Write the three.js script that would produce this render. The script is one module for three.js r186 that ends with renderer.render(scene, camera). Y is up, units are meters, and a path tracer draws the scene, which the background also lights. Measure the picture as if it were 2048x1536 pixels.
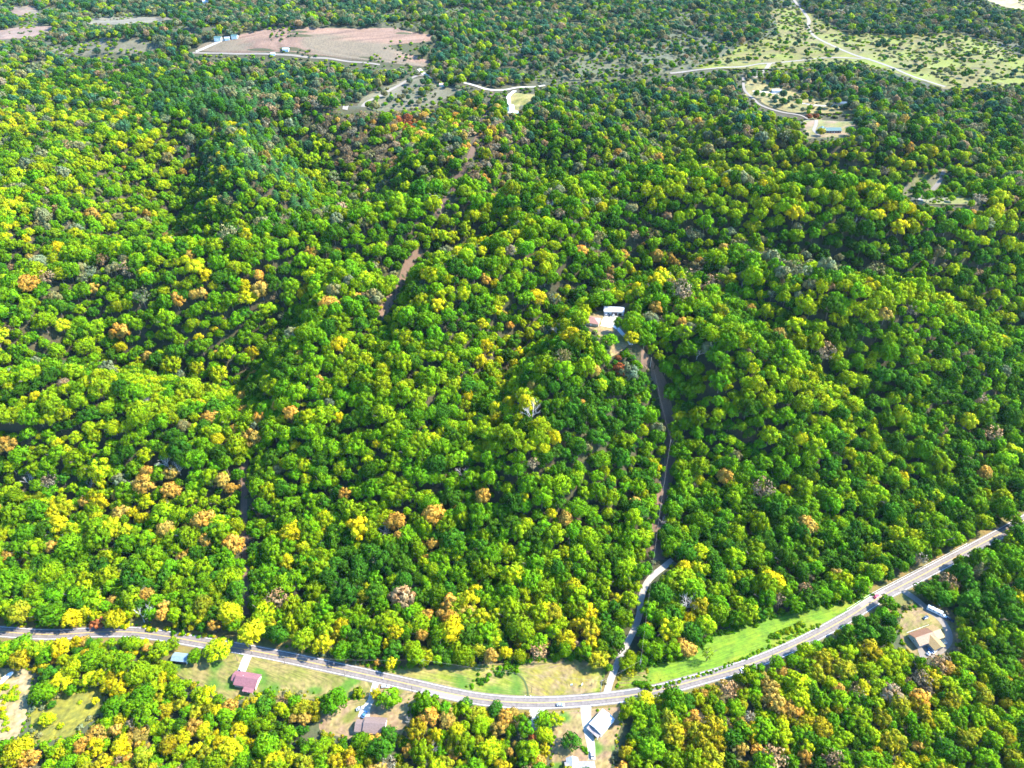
import * as THREE from 'three';
import { Sky } from 'three/addons/objects/Sky.js';
import { mergeGeometries } from 'three/addons/utils/BufferGeometryUtils.js';
import { createNoise2D, createNoise4D } from 'simplex-noise';

// ------------------------------------------------------------------ camera, sky, sun, exposure
const scene = new THREE.Scene();
const CAM_H = 412, PITCH = 37 * Math.PI / 180, FOV = 56.7;
const camera = new THREE.PerspectiveCamera(FOV, 4 / 3, 1, 14000);
camera.position.set(0, CAM_H, 0);
camera.rotation.set(-PITCH, 0, 0);
const SUN = new THREE.Vector3(8.1, 8.6, -4.0).normalize();
const sky = new Sky();
sky.name = 'sky'; sky.userData = { kind: 'structure' };
sky.scale.setScalar(12000);
const U = sky.material.uniforms;
U.sunPosition.value.copy(SUN); U.turbidity.value = 4; U.rayleigh.value = 1.6; U.mieCoefficient.value = 0.004;
if (U.cloudCoverage) U.cloudCoverage.value = 0;
scene.add(sky);
scene.environmentIntensity = 0.24;
const sun = new THREE.DirectionalLight(new THREE.Color(1, 0.94, 0.8), 5);
sun.position.copy(SUN).multiplyScalar(3000); sun.target.position.set(0, 0, -600);
sun.castShadow = true;
Object.assign(sun.shadow.camera, { left: -2200, right: 2200, top: 2200, bottom: -2200, near: 1, far: 9000 });
sun.shadow.mapSize.set(4096, 4096);
scene.add(sun, sun.target);
scene.fog = new THREE.FogExp2(new THREE.Color(0.62, 0.83, 1.0), 0.000009);
const renderer = new THREE.WebGLRenderer({ antialias: true });
renderer.toneMapping = THREE.LinearToneMapping;
renderer.toneMappingExposure = 3.6;
renderer.shadowMap.enabled = true;

// ------------------------------------------------------------------ helpers
let seed = 20240917;
const rnd = () => { seed = (seed + 0x6d2b79f5) | 0; let t = Math.imul(seed ^ (seed >>> 15), 1 | seed); t = (t + Math.imul(t ^ (t >>> 7), 61 | t)) ^ t; return ((t ^ (t >>> 14)) >>> 0) / 4294967296; };
const rr = (a, b) => a + (b - a) * rnd();
const noise = createNoise2D(rnd), noiseB = createNoise2D(rnd), noise4 = createNoise4D(rnd);
const { clamp, smoothstep, lerp } = THREE.MathUtils;
const names = new Map();
const numbered = (n) => { const k = names.get(n) ?? 0; names.set(n, k + 1); return k ? n + '_' + String(k).padStart(3, '0') : n; };
const col = (r, g, b) => new THREE.Color().setRGB(r, g, b);

// photograph survey: a sight line through a point of the 2048 x 1536 picture meets the land
const FPX = 768 / Math.tan(FOV * Math.PI / 360), SP = Math.sin(PITCH), CP = Math.cos(PITCH);
const sight = (px, py) => { const a = (px - 1024) / FPX, b = -(py - 768) / FPX; return [a, b * CP - SP, -b * SP - CP]; };
const at = (px, py, h = 0) => { const d = sight(px, py), t = (h - CAM_H) / d[1]; return [d[0] * t, d[2] * t]; };
function toPx(x, y, z) {
  const dy = y - CAM_H, depth = -dy * SP - z * CP, up = dy * CP - z * SP;
  return [1024 + FPX * x / depth, 768 - FPX * up / depth, FPX / depth];
}

// ------------------------------------------------------------------ the lie of the land
const catmull = (pts, n) => new THREE.CatmullRomCurve3(pts.map((p) => new THREE.Vector3(p[0], 0, p[1])), false, 'centripetal').getSpacedPoints(n).map((v) => [v.x, v.z]);
const ROAD_PX = [[-160, 1252], [-60, 1258], [0, 1263], [100, 1269], [200, 1264], [262, 1264], [330, 1272], [400, 1284], [480, 1297], [560, 1312], [650, 1331], [750, 1353], [830, 1371], [900, 1387], [960, 1398], [1020, 1404], [1100, 1405], [1200, 1398], [1300, 1384], [1400, 1358], [1500, 1328], [1600, 1286], [1700, 1232], [1750, 1200], [1810, 1168], [1880, 1131], [1950, 1094], [2010, 1062], [2080, 1022], [2200, 950]];
const ROAD = catmull(ROAD_PX.map((p) => at(p[0], p[1], 0)), 260);
function roadAt(x, z) {           // [distance to the road, signed: + on the far side]
  let best = 1e9, side = 1;
  for (let i = 0; i < ROAD.length - 1; i += 1) {
    const a = ROAD[i], b = ROAD[i + 1], ux = b[0] - a[0], uz = b[1] - a[1];
    const t = clamp(((x - a[0]) * ux + (z - a[1]) * uz) / (ux * ux + uz * uz), 0, 1);
    const ex = x - a[0] - ux * t, ez = z - a[1] - uz * t, d = ex * ex + ez * ez;
    if (d < best) { best = d; side = ux * ez - uz * ex < 0 ? 1 : -1; }
  }
  return Math.sqrt(best) * side;
}
const RIDGES = [   // crest lines: [px, py, height], half width, from the picture
  [80, [1330, 590, 74], [1480, 700, 66], [1650, 805, 52], [1800, 900, 36], [1880, 950, 22]],
  [72, [1225, 640, 70], [1130, 760, 58], [1060, 900, 42], [1000, 1040, 22]],
  [85, [1480, 545, 78], [1620, 575, 86], [1800, 605, 82], [2060, 665, 74], [2300, 700, 70]],
  [100, [1060, 420, 92], [1350, 382, 104], [1600, 408, 102], [1800, 425, 98], [2080, 400, 96]],
  [105, [-200, 520, 90], [0, 445, 96], [170, 318, 112], [350, 255, 122], [520, 222, 122], [720, 232, 112]],
  [95, [470, 270, 112], [500, 370, 84], [520, 440, 60]],
  [82, [-150, 680, 66], [0, 630, 74], [180, 545, 80], [400, 530, 84], [560, 490, 88], [740, 455, 94], [900, 405, 98]],
  [70, [700, 590, 72], [640, 700, 58], [620, 820, 40], [600, 960, 22]],
  [75, [900, 560, 80], [1000, 510, 92], [1120, 470, 92]],
  [75, [-160, 850, 52], [40, 800, 56], [220, 790, 50], [380, 880, 34], [420, 980, 20]],
  [80, [880, 640, 66], [800, 760, 52], [800, 900, 34], [820, 1020, 18]],
  [90, [1900, 730, 70], [2050, 800, 62], [2200, 850, 50]],
  [120, [900, 300, 100], [1030, 235, 104], [1180, 260, 100]],
  [190, [300, 85, 104], [600, 72, 118], [850, 70, 112]],
  [120, [1500, 262, 94], [1680, 262, 98], [1850, 270, 94]],
].map(([w, ...pts]) => ({ w, p: pts.map(([x, y, h]) => [...at(x, y, h * (y > 320 ? 1.22 : 1)), h * (y > 320 ? 1.22 : 1)]) }));
const FLATS = [[1212, 655, 84, 26, 22], [1655, 262, 98, 42, 40], [1025, 222, 104, 30, 40]].map(([x, y, h, r, s]) => ({ c: at(x, y, h), h, r, s }));
function land(x, z) {
  const s = roadAt(x, z), d = Math.hypot(x, z);
  const und = noise(x / 260, z / 260) * 9 + noise(x / 95 + 7, z / 95) * 3.5;
  const far = smoothstep(d, 600, 1500);
  let sum = Math.pow(12 + 78 * far, 4);
  for (const r of RIDGES) {
    let v = 0;
    for (let i = 0; i < r.p.length - 1; i++) {
      const a = r.p[i], b = r.p[i + 1], ux = b[0] - a[0], uz = b[1] - a[1];
      const t = clamp(((x - a[0]) * ux + (z - a[1]) * uz) / (ux * ux + uz * uz), 0, 1);
      const ex = x - a[0] - ux * t, ez = z - a[1] - uz * t;
      v = Math.max(v, lerp(a[2], b[2], t) * 1.1 * Math.exp(-(ex * ex + ez * ez) / (r.w * r.w * 0.8)));
    }
    sum += v * v * v * v;
  }
  let h = Math.pow(sum, 0.25) + und * 0.6 * (1 - 0.75 * smoothstep(d, 1250, 1700)) + Math.max(0, d - 1400) * 0.02;
  const north = smoothstep(s, 40, 185), south = -1.6 + noise(x / 90, z / 90) * 1.3;
  h = s > 0 ? lerp(noise(x / 70, z / 70) * 0.5, h, north) : south * smoothstep(-s, 12, 45) + 4 * smoothstep(-s, 90, 220);
  for (const f of FLATS) { const q = Math.hypot(x - f.c[0], z - f.c[1]); h = lerp(f.h, h, smoothstep(q, f.r, f.r + f.s)); }
  return lerp(-0.1, h, smoothstep(Math.abs(s), 7, 26));
}
function ground(px, py) {         // where the sight line through (px, py) meets the land
  const d = sight(px, py);
  let t0 = (175 - CAM_H) / d[1], t1 = t0;
  for (let k = 0; k < 900; k++) {
    t1 = t0 + 5;
    if (CAM_H + d[1] * t1 < land(d[0] * t1, d[2] * t1)) break;
    t0 = t1;
  }
  for (let k = 0; k < 10; k++) { const m = (t0 + t1) / 2; if (CAM_H + d[1] * m < land(d[0] * m, d[2] * m)) t1 = m; else t0 = m; }
  const x = d[0] * t1, z = d[2] * t1;
  return new THREE.Vector3(x, land(x, z), z);
}
const lift = (x, z) => 0.05 + 0.00035 * Math.max(0, Math.hypot(x, z) - 150);

// ------------------------------------------------------------------ textures
function noiseTexture(n, f, lo, hi, stretch = 1) {
  const data = new Uint8Array(n * n * 4);
  for (let y = 0; y < n; y++) for (let x = 0; x < n; x++) {
    const u = x / n * 2 * Math.PI, v = y / n * 2 * Math.PI;
    let s = 0, a = 0.5;
    for (let o = 0, k = f; o < 4; o++, k *= 2.1, a *= 0.6) s += a * noise4(Math.cos(u) * k, Math.sin(u) * k, Math.cos(v) * k * stretch + o * 9, Math.sin(v) * k * stretch);
    const w = 255 * clamp(lerp(lo, hi, 0.5 + 0.5 * s), 0, 1), i = (y * n + x) * 4;
    data[i] = data[i + 1] = data[i + 2] = w; data[i + 3] = 255;
  }
  const t = new THREE.DataTexture(data, n, n);
  t.wrapS = t.wrapT = THREE.RepeatWrapping; t.magFilter = THREE.LinearFilter; t.needsUpdate = true;
  return t;
}
const grain = noiseTexture(256, 1.6, 0.35, 1.2), fineGrain = noiseTexture(256, 4, 0.55, 1.12), stain = noiseTexture(256, 1.3, 0.3, 1.35, 3);
const rep = (t, s) => { const c = t.clone(); c.repeat.set(s, s); c.needsUpdate = true; return c; };
const ribs = (() => { const n = 64, data = new Uint8Array(n * 4 * 4); for (let y = 0; y < 4; y++) for (let x = 0; x < n; x++) { const i = (y * n + x) * 4, v = x < 7 ? 255 : 60; data[i] = data[i + 1] = data[i + 2] = v; data[i + 3] = 255; } const t = new THREE.DataTexture(data, n, 4); t.wrapS = t.wrapT = THREE.RepeatWrapping; t.magFilter = THREE.LinearFilter; t.needsUpdate = true; return t; })();

const std = (c, o = {}) => new THREE.MeshStandardMaterial({ color: c, roughness: 0.85, ...o });
const M = {
  ground: std(col(1, 1, 1), { vertexColors: true, map: rep(grain, 1 / 24), bumpMap: rep(fineGrain, 1 / 5), bumpScale: 0.25, roughness: 1 }),
  grass: std(col(1, 1, 1), { vertexColors: true, map: rep(grain, 1 / 37), bumpMap: rep(fineGrain, 1 / 3), bumpScale: 0.2, roughness: 1 }),
  asphalt: std(col(0.19, 0.155, 0.135), { map: rep(grain, 1 / 27), roughness: 0.9 }),
  track: std(col(0.165, 0.135, 0.118), { map: rep(grain, 1 / 27) }),
  gravel: std(col(0.24, 0.2, 0.16), { map: rep(grain, 1 / 5), roughness: 1 }),
  paleGravel: std(col(0.42, 0.38, 0.31), { map: rep(grain, 1 / 6), roughness: 1 }),
  yellow: std(col(0.62, 0.36, 0.03)), white: std(col(0.8, 0.8, 0.78)),
  bark: std(col(0.16, 0.12, 0.085)), paleBark: std(col(0.42, 0.38, 0.33)), pole: std(col(0.17, 0.12, 0.08)),
  glass: new THREE.MeshPhysicalMaterial({ color: col(0.02, 0.025, 0.03), roughness: 0.08, clearcoat: 1 }),
  rubber: std(col(0.02, 0.02, 0.02)), steel: std(col(0.5, 0.52, 0.54), { metalness: 0.8, roughness: 0.4 }),
  lamp: std(col(0.75, 0.75, 0.7), { roughness: 0.2 }), tail: std(col(0.35, 0.01, 0.01), { roughness: 0.3 }),
  wire: std(col(0.3, 0.26, 0.22)), concrete: std(col(0.55, 0.53, 0.5)), brick: std(col(0.24, 0.12, 0.09)), dark: std(col(0.03, 0.03, 0.035)),
};
const siding = (c) => std(c, { bumpMap: rep(ribs, 2), bumpScale: 0.02 });
const metalRoof = (c, o = {}) => std(c, { bumpMap: rep(ribs, 1.6), bumpScale: 0.06, map: rep(stain, 0.09), roughness: 0.55, ...o });

function tag(o, label, category, group) { o.userData = { ...o.userData, label, category }; if (group) o.userData.group = group; return o; }
function struct(name, geo, mat, label, category = name.replace(/_/g, ' ')) {
  const m = new THREE.Mesh(geo, mat); m.name = numbered(name); m.userData = { kind: 'structure', label, category };
  m.receiveShadow = m.castShadow = true; scene.add(m); return m;
}
function base(name, p, yaw, label, category, group) {
  const g = new THREE.Group(); g.name = numbered(name); g.position.set(p.x, p.y, p.z); g.rotation.y = yaw;
  tag(g, label, category, group); scene.add(g); return g;
}
function part(name, geo, mat, parent, pos) {
  const m = new THREE.Mesh(geo, mat); m.name = name; m.castShadow = m.receiveShadow = true; if (pos) m.position.set(...pos);
  parent.add(m); return m;
}
const merged = (...g) => mergeGeometries(g.map((x) => (x.index ? x.toNonIndexed() : x)));
const box = (w, h, d, x = 0, y = 0, z = 0) => new THREE.BoxGeometry(w, h, d).translate(x, y, z);
const tube = (pts, r, n = 12, k = 5) => new THREE.TubeGeometry(new THREE.CatmullRomCurve3(pts.map((p) => new THREE.Vector3(...p))), n, r, k);

// ------------------------------------------------------------------ ground sheet
const PX_POLYS = {};   // open places: no wood on them
{
  const K = 0.0075, rows = [], D0 = 60, D1 = 9000;
  for (let d = D0; d < D1; d *= 1 + K) rows.push(d);
  const nc = 340, S = 1.28, pos = [], uv = [], cl = [], idx = [];
  for (const d of rows) for (let j = 0; j <= nc; j++) {
    const x = (d * S + 230 * Math.exp(-d / 400)) * lerp(-1, 1, j / nc), z = -d, y = land(x, z), s = roadAt(x, z), n = 0.5 + 0.5 * noiseB(x / 14, z / 14), n2 = 0.5 + 0.5 * noiseB(x / 60 + 3, z / 60);
    pos.push(x, y, z); uv.push(x, z);
    const verge = 1 - smoothstep(Math.abs(s), 9, 20);
    const c = [lerp(0.04, 0.07, n), lerp(0.042, 0.055, n2), lerp(0.012, 0.018, n)];
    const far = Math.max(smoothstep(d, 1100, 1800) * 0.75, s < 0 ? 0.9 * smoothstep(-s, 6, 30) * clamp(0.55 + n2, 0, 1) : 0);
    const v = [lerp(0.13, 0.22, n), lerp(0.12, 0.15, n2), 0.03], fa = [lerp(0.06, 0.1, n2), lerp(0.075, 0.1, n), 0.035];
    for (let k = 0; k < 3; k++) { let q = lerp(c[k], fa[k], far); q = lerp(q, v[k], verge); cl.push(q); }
  }
  for (let i = 0; i < rows.length - 1; i++) for (let j = 0; j < nc; j++) { const a = i * (nc + 1) + j, b = a + 1, c = a + nc + 1, e = c + 1; idx.push(a, b, c, b, e, c); }
  const g = new THREE.BufferGeometry();
  g.setAttribute('position', new THREE.Float32BufferAttribute(pos, 3)); g.setAttribute('uv', new THREE.Float32BufferAttribute(uv, 2)); g.setAttribute('color', new THREE.Float32BufferAttribute(cl, 3));
  g.setIndex(idx); g.computeVertexNormals();
  struct('ground', g, M.ground, 'hilly wooded ground of brown leaf litter under the whole forest', 'ground');
}

// ribbons: roads, drives, painted lines laid along a course
function ribbon(course, width, y, off = 0, flat = false, cross = 3) {
  const pos = [], uv = [], idx = []; let run = 0;
  const n = course.length;
  for (let i = 0; i < n; i++) {
    const a = course[Math.max(0, i - 1)], b = course[Math.min(n - 1, i + 1)], l = Math.hypot(b[0] - a[0], b[1] - a[1]) || 1, nx = -(b[1] - a[1]) / l, nz = (b[0] - a[0]) / l;
    if (i) run += Math.hypot(course[i][0] - course[i - 1][0], course[i][1] - course[i - 1][1]);
    const w = typeof width === 'function' ? width(i / (n - 1)) : width;
    for (let k = 0; k <= cross; k++) {
      const q = off + w * (k / cross - 0.5), x = course[i][0] + nx * q, z = course[i][1] + nz * q;
      pos.push(x, (flat ? 0 : land(x, z) + lift(x, z)) + y, z); uv.push(q, run);
    }
  }
  for (let i = 0; i < n - 1; i++) for (let k = 0; k < cross; k++) { const a = i * (cross + 1) + k, b = a + 1, c = a + cross + 1, e = c + 1; idx.push(a, b, c, b, e, c); }
  const g = new THREE.BufferGeometry();
  g.setAttribute('position', new THREE.Float32BufferAttribute(pos, 3)); g.setAttribute('uv', new THREE.Float32BufferAttribute(uv, 2));
  g.setIndex(idx); g.computeVertexNormals(); return g;
}
const OPEN_LINES = [];  // [courses in picture points, half width] kept free of trees
struct('road_shoulder', ribbon(ROAD, 8.8, -0.02, 0, true), std(col(0.2, 0.165, 0.12), { map: rep(grain, 1 / 5), roughness: 1 }), 'pale gravel shoulder along both edges of the asphalt country road', 'road shoulder');
struct('road', ribbon(ROAD, 7.8, 0.03, 0, true), M.asphalt, 'two-lane grey asphalt country road curving below the wooded hill', 'road');
struct('road_marking', mergeGeometries([ribbon(ROAD, 0.13, 0.045, -0.15, true, 1), ribbon(ROAD, 0.13, 0.045, 0.15, true, 1)]), M.yellow, 'double yellow centre line of the asphalt road', 'road marking');
struct('road_marking', mergeGeometries([ribbon(ROAD, 0.15, 0.045, -3.4, true, 1), ribbon(ROAD, 0.15, 0.045, 3.4, true, 1)]), M.white, 'white edge lines of the asphalt road', 'road marking');
OPEN_LINES.push({ p: ROAD_PX, w: 14, top: 3, share: 0.3 });

{ // patched and worn lengths of asphalt
  const worn = std(col(0.13, 0.112, 0.105), { map: rep(fineGrain, 1 / 5) }), pale = std(col(0.23, 0.195, 0.17), { map: rep(fineGrain, 1 / 5) });
  for (const [a, n, off, w, mat] of [[44, 7, 1.8, 3, worn], [78, 4, -1.7, 2.8, worn], [96, 9, 1.7, 3.1, pale], [131, 5, -1.8, 2.6, worn], [160, 6, 1.8, 2.9, worn], [182, 8, -1.7, 3, pale], [205, 5, 1.7, 3, worn], [226, 6, -1.8, 2.7, worn]])
    struct('road_patch', ribbon(ROAD.slice(a, a + n), w, 0.037, off, true, 2), mat, (mat === worn ? 'darker' : 'paler') + ' repaired patch in one lane of the asphalt road', 'road patch');
  for (const off of [-2.55, -1, 1, 2.55]) struct('wheel_track', ribbon(ROAD, 0.5, 0.034, off, true, 1), M.track, 'slightly darker wheel track worn along the asphalt road', 'wheel track');
}
// [points, width in metres, material, label, clear half width in picture points at base, at crown top]
const DRIVES = [
  [[[1212, 1392], [1222, 1358], [1240, 1315], [1262, 1272], [1278, 1232], [1284, 1190], [1298, 1160], [1330, 1132], [1345, 1120]], 4.2, std(col(0.34, 0.29, 0.24), { map: rep(grain, 1 / 5), roughness: 1 }), 'gravel driveway climbing from the road into the woods with two pale wheel tracks', 9, 7],
  [[[1262, 690], [1245, 668], [1232, 655], [1215, 648]], 3.6, M.concrete, 'narrow concrete drive curving into the hilltop clearing below the white barn', 7, 5],
  [[[500, 1304], [492, 1320], [485, 1338], [480, 1348]], 5.5, M.paleGravel, 'short white gravel drive from the road to the red-roofed house', 7, 6],
  [[[755, 1356], [748, 1378], [742, 1400], [730, 1422], [728, 1434]], (t) => 4 + 3 * smoothstep(t, 0.6, 1), M.paleGravel, 'white concrete drive from the road to the brown-roofed house', 8, 7],
  [[[1172, 1408], [1172, 1430], [1176, 1460], [1182, 1490], [1184, 1520]], (t) => 6.5 - 2.6 * t, M.paleGravel, 'white drive passing the white metal building to the house at the bottom edge', 8, 7],
  [[[1085, 1408], [1072, 1422], [1066, 1440], [1064, 1460]], 7, M.paleGravel, 'pale gravel turn-off south of the road beside the orange trees', 6, 4],
  [[[1800, 1178], [1828, 1196], [1852, 1216], [1880, 1238], [1895, 1260], [1897, 1280], [1885, 1296], [1862, 1304], [1836, 1302]], (t) => (t < 0.75 ? 4.6 : 4.6 + 22 * (t - 0.75)), M.gravel, 'grey gravel drive looping round the tan-roofed house', 12, 9],
  [[[1584, -4], [1606, 22], [1618, 42], [1616, 56], [1640, 80], [1690, 103], [1740, 120], [1780, 134], [1830, 155], [1890, 174]], 7, M.gravel, 'pale ridge road winding down through the far yellow meadow', 7, 4],
  [[[1740, 118], [1690, 116], [1620, 119], [1540, 127], [1440, 136], [1340, 147]], 6, M.gravel, 'pale side road branching west from the far ridge road', 5, 4],
  [[[1540, 127], [1528, 142], [1508, 156]], 7, M.gravel, 'short gravel spur dropping from the pale side road', 5, 3],
  [[[1487, 155], [1488, 178], [1500, 192], [1520, 210], [1560, 224], [1612, 236], [1632, 248], [1628, 262], [1640, 272]], 4.5, M.gravel, 'pale drive winding down to the far teal-roofed house', 6, 5],
  [[[1505, 183], [1540, 186], [1565, 190]], 6, M.paleGravel, 'pale drive beside the small far white house', 5, 4],
  [[[1604, 207], [1640, 212], [1666, 211]], 5, M.paleGravel, 'pale track leading to the far blue-roofed building', 4, 4],
  [[[850, 150], [835, 152], [800, 170], [765, 190], [730, 208], [690, 220]], 7, M.gravel, 'curving grey-brown gravel road between far scrub trees', 7, 6],
  [[[838, 138], [848, 148], [862, 158]], 8, M.paleGravel, 'pale bend of road below the far brown field', 5, 5],
  [[[925, 165], [945, 170], [970, 178], [1010, 180], [1040, 175], [1090, 171]], 6, M.paleGravel, 'pale lane passing behind the far farmhouse drive', 4, 4],
  [[[1030, 182], [1018, 192], [1018, 208], [1022, 226]], (t) => 6 + 6 * smoothstep(t, 0.6, 1), M.white, 'white concrete drive of the far farmhouse with a stub end', 6, 6],
  [[[385, 106], [430, 107], [520, 108], [600, 113], [680, 121], [760, 130]], 5, M.gravel, 'pale farm road along the near edge of the big brown field', 4, 4],
  [[[392, 104], [420, 92], [448, 80]], 6, M.paleGravel, 'pale farm drive up to the teal-roofed barns', 4, 4],
  [[[1888, 342], [1880, 362], [1862, 385], [1840, 402]], 5, M.gravel, 'short brown farm track on the wooded slope', 6, 7],
];
for (const [p, w, mat, label, c0, c1] of DRIVES) {
  const pts = p.map((q) => ground(...q)), course = catmull(pts.map((v) => [v.x, v.z]), 60);
  const near = p[0][1] > 900;
  struct('driveway', ribbon(course, w, near ? 0.02 : 0.1, 0, false, 4), mat, label, p[0][1] < 160 && p.length > 3 ? 'road' : 'driveway');
  OPEN_LINES.push({ p, w: c0, top: c1 });
}
{
  const p = [[1056, 1392], [1054, 1376], [1046, 1358], [1030, 1346], [1010, 1340]], c = catmull(p.map((q) => { const v = ground(...q); return [v.x, v.z]; }), 40);
  struct('path', ribbon(c, 1.1, 0.12, 0, false, 2), std(col(0.05, 0.07, 0.012)), 'narrow dark grassy ditch curving through the roadside field', 'ditch');
}
// cut lines through the wood: bare soil strips
const CUTS = [
  [[[984, 182], [966, 235], [946, 298], [930, 335], [908, 372], [888, 408], [872, 430]], 6, 'straight reddish soil strip of the far power-line cut', 5, 3],
  [[[838, 492], [815, 540], [790, 592], [762, 634]], 9, 'overgrown lower stretch of the power-line cut', 5, 3],
  [[[1282, 712], [1302, 735], [1322, 770], [1334, 830], [1340, 890], [1338, 940], [1326, 985], [1318, 1030], [1310, 1080], [1318, 1120]], 9, 'brown bare cut through the wood up to the hilltop clearing', 8, 6],
  [[[490, 1230], [492, 1120], [488, 1020], [490, 920]], 5, 'narrow dark cut through the wood above the left stretch of road', 4, 3],
];
for (const [p, w, label, c0, c1] of CUTS) {
  const pts = p.map((q) => ground(...q)), course = catmull(pts.map((v) => [v.x, v.z]), 60);
  struct('path', ribbon(course, w, 0, 0, false, 4), std(w === 6 ? col(0.11, 0.065, 0.04) : col(0.17, 0.1, 0.06), { map: rep(grain, 1 / 9), roughness: 1 }), label, 'cleared strip');
  OPEN_LINES.push({ p, w: c0, top: c1 });
}

// fields and lawns: sheets draped on the land, outlined from the picture
// paint: [colour A, colour B, colour C (patches)], scale
function sheet(name, outline, tint, label, step = 1.6) {
  const poly = outline.map((q) => { const v = ground(...q); return [v.x, v.z]; });
  let z0 = 1e9, z1 = -1e9; for (const p of poly) { z0 = Math.min(z0, p[1]); z1 = Math.max(z1, p[1]); }
  const spans = [], n = Math.max(6, Math.ceil((z1 - z0) / step));
  let wide = 1;
  for (let i = 0; i <= n; i++) {
    const z = lerp(z0 + 0.01, z1 - 0.01, i / n), xs = [];
    for (let k = 0; k < poly.length; k++) { const a = poly[k], b = poly[(k + 1) % poly.length]; if ((a[1] - z) * (b[1] - z) < 0) xs.push(lerp(a[0], b[0], (z - a[1]) / (b[1] - a[1]))); }
    if (xs.length < 2) continue;
    const lo = Math.min(...xs), hi = Math.max(...xs); wide = Math.max(wide, hi - lo);
    spans.push([z, lo + noise(z / 9, 3) * step * 0.5, hi + noise(z / 9, 30) * step * 0.5]);
  }
  const m = Math.max(4, Math.ceil(wide / step)), pos = [], uv = [], cl = [], idx = [];
  spans.forEach(([z, lo, hi]) => { for (let j = 0; j <= m; j++) {
    const x = lerp(lo, hi, j / m), c = tint(x, z); pos.push(x, land(x, z) + lift(x, z) * 0.8, z); uv.push(x, z); cl.push(...c);
  } });
  for (let i = 0; i < spans.length - 1; i++) for (let j = 0; j < m; j++) { const a = i * (m + 1) + j, b = a + 1, c = a + m + 1, e = c + 1; idx.push(a, c, b, b, c, e); }
  const g = new THREE.BufferGeometry();
  g.setAttribute('position', new THREE.Float32BufferAttribute(pos, 3)); g.setAttribute('uv', new THREE.Float32BufferAttribute(uv, 2)); g.setAttribute('color', new THREE.Float32BufferAttribute(cl, 3));
  g.setIndex(idx); g.computeVertexNormals();
  return struct(name, g, M.grass, label, name.replace(/_/g, ' '));
}
const mix3 = (a, b, t) => a.map((v, k) => lerp(v, b[k], clamp(t, 0, 1)));
const two = (a, b, s, c) => (x, z) => { let q = mix3(a, b, 0.5 + 0.6 * noiseB(x / s, z / s) + 0.5 * noise(x / s * 4, z / s * 4)).map((v) => v * (1 + 0.28 * noise(x / 3.1, z / 3.1) + 0.2 * noiseB(x / 1.7, z / 1.7))); if (c) q = mix3(q, c, smoothstep(noise(x / s / 1.7 + 40, z / s / 1.7), 0.25, 0.6)); return q; };
const STRAW = [0.27, 0.2, 0.065], OLIVE = [0.15, 0.15, 0.02], LAWN = [0.075, 0.16, 0.008], LIME = [0.19, 0.23, 0.008], EARTH = [0.25, 0.155, 0.085], SAND = [0.36, 0.27, 0.14], HAY = [0.21, 0.125, 0.085], DULL = [0.15, 0.125, 0.075];
const OPEN_POLYS = [], EDGES = [];
function field(name, outline, tint, label, o = {}) {
  sheet(name, outline, tint, label, o.step ?? 1.6);
  if (outline[0][1] > 900) EDGES.push(outline);
  OPEN_POLYS.push({ p: outline, keep: o.keep ?? 0, top: o.top ?? true, bush: o.bush ?? 0 });
}
field('lawn', [[345, 1322], [390, 1312], [470, 1302], [500, 1305], [560, 1320], [640, 1337], [735, 1360], [742, 1385], [690, 1402], [600, 1385], [545, 1378], [500, 1392], [455, 1400], [400, 1372], [352, 1348]], two(STRAW, OLIVE, 14, LAWN), 'straw-yellow lawn round the red-roofed house below the road');
field('yard', [[632, 1412], [690, 1402], [735, 1390], [760, 1362], [826, 1376], [838, 1390], [815, 1408], [826, 1440], [800, 1475], [745, 1470], [690, 1478], [640, 1462]], two(STRAW, EARTH, 12, OLIVE), 'straw-brown yard round the brown-roofed house');
field('yard', [[1092, 1422], [1180, 1418], [1238, 1414], [1250, 1440], [1232, 1480], [1222, 1545], [1100, 1545], [1106, 1480]], two(STRAW, EARTH, 13, LAWN), 'straw-brown yard round the white metal building and the bottom house');
{
  const split = (x, z) => { const q = toPx(x, 0, z)[0]; const band = smoothstep(q, 1035, 1070) * (1 - smoothstep(q, 1165, 1200)); return mix3(two(LIME, STRAW, 16, LAWN)(x, z), two([0.24, 0.19, 0.018], EARTH, 12)(x, z), band * 0.8); };
  field('field', [[720, 1340], [790, 1340], [840, 1332], [900, 1328], [985, 1336], [1040, 1325], [1100, 1318], [1160, 1318], [1210, 1335], [1205, 1372], [1195, 1388], [1100, 1394], [1020, 1393], [930, 1380], [850, 1362]], split, 'roadside field, lime green beside a mown straw-brown half');
}
field('field', [[1228, 1384], [1245, 1340], [1290, 1334], [1360, 1312], [1400, 1285], [1440, 1262], [1520, 1238], [1600, 1218], [1680, 1202], [1742, 1186], [1735, 1196], [1700, 1218], [1600, 1272], [1500, 1315], [1400, 1345], [1300, 1370]], two([0.16, 0.25, 0.004], [0.09, 0.19, 0.004], 20, LIME), 'long bright green mown field inside the bend of the road');
field('verge', [[1228, 1386], [1250, 1345], [1290, 1340], [1300, 1372], [1262, 1385]], two(STRAW, OLIVE, 9), 'dry straw corner of grass beside the foot of the gravel driveway');
field('yard', [[1800, 1250], [1808, 1222], [1850, 1212], [1886, 1206], [1918, 1240], [1918, 1284], [1896, 1310], [1850, 1318], [1822, 1308], [1800, 1278]], two(OLIVE, EARTH, 10, STRAW), 'shaded grass and dirt yard round the tan-roofed house');
field('yard', [[-40, 1340], [30, 1335], [70, 1342], [64, 1385], [58, 1430], [40, 1470], [-10, 1492], [-50, 1500]], two(SAND, STRAW, 16), 'pale sandy yard with parked boats at the left edge');
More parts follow.
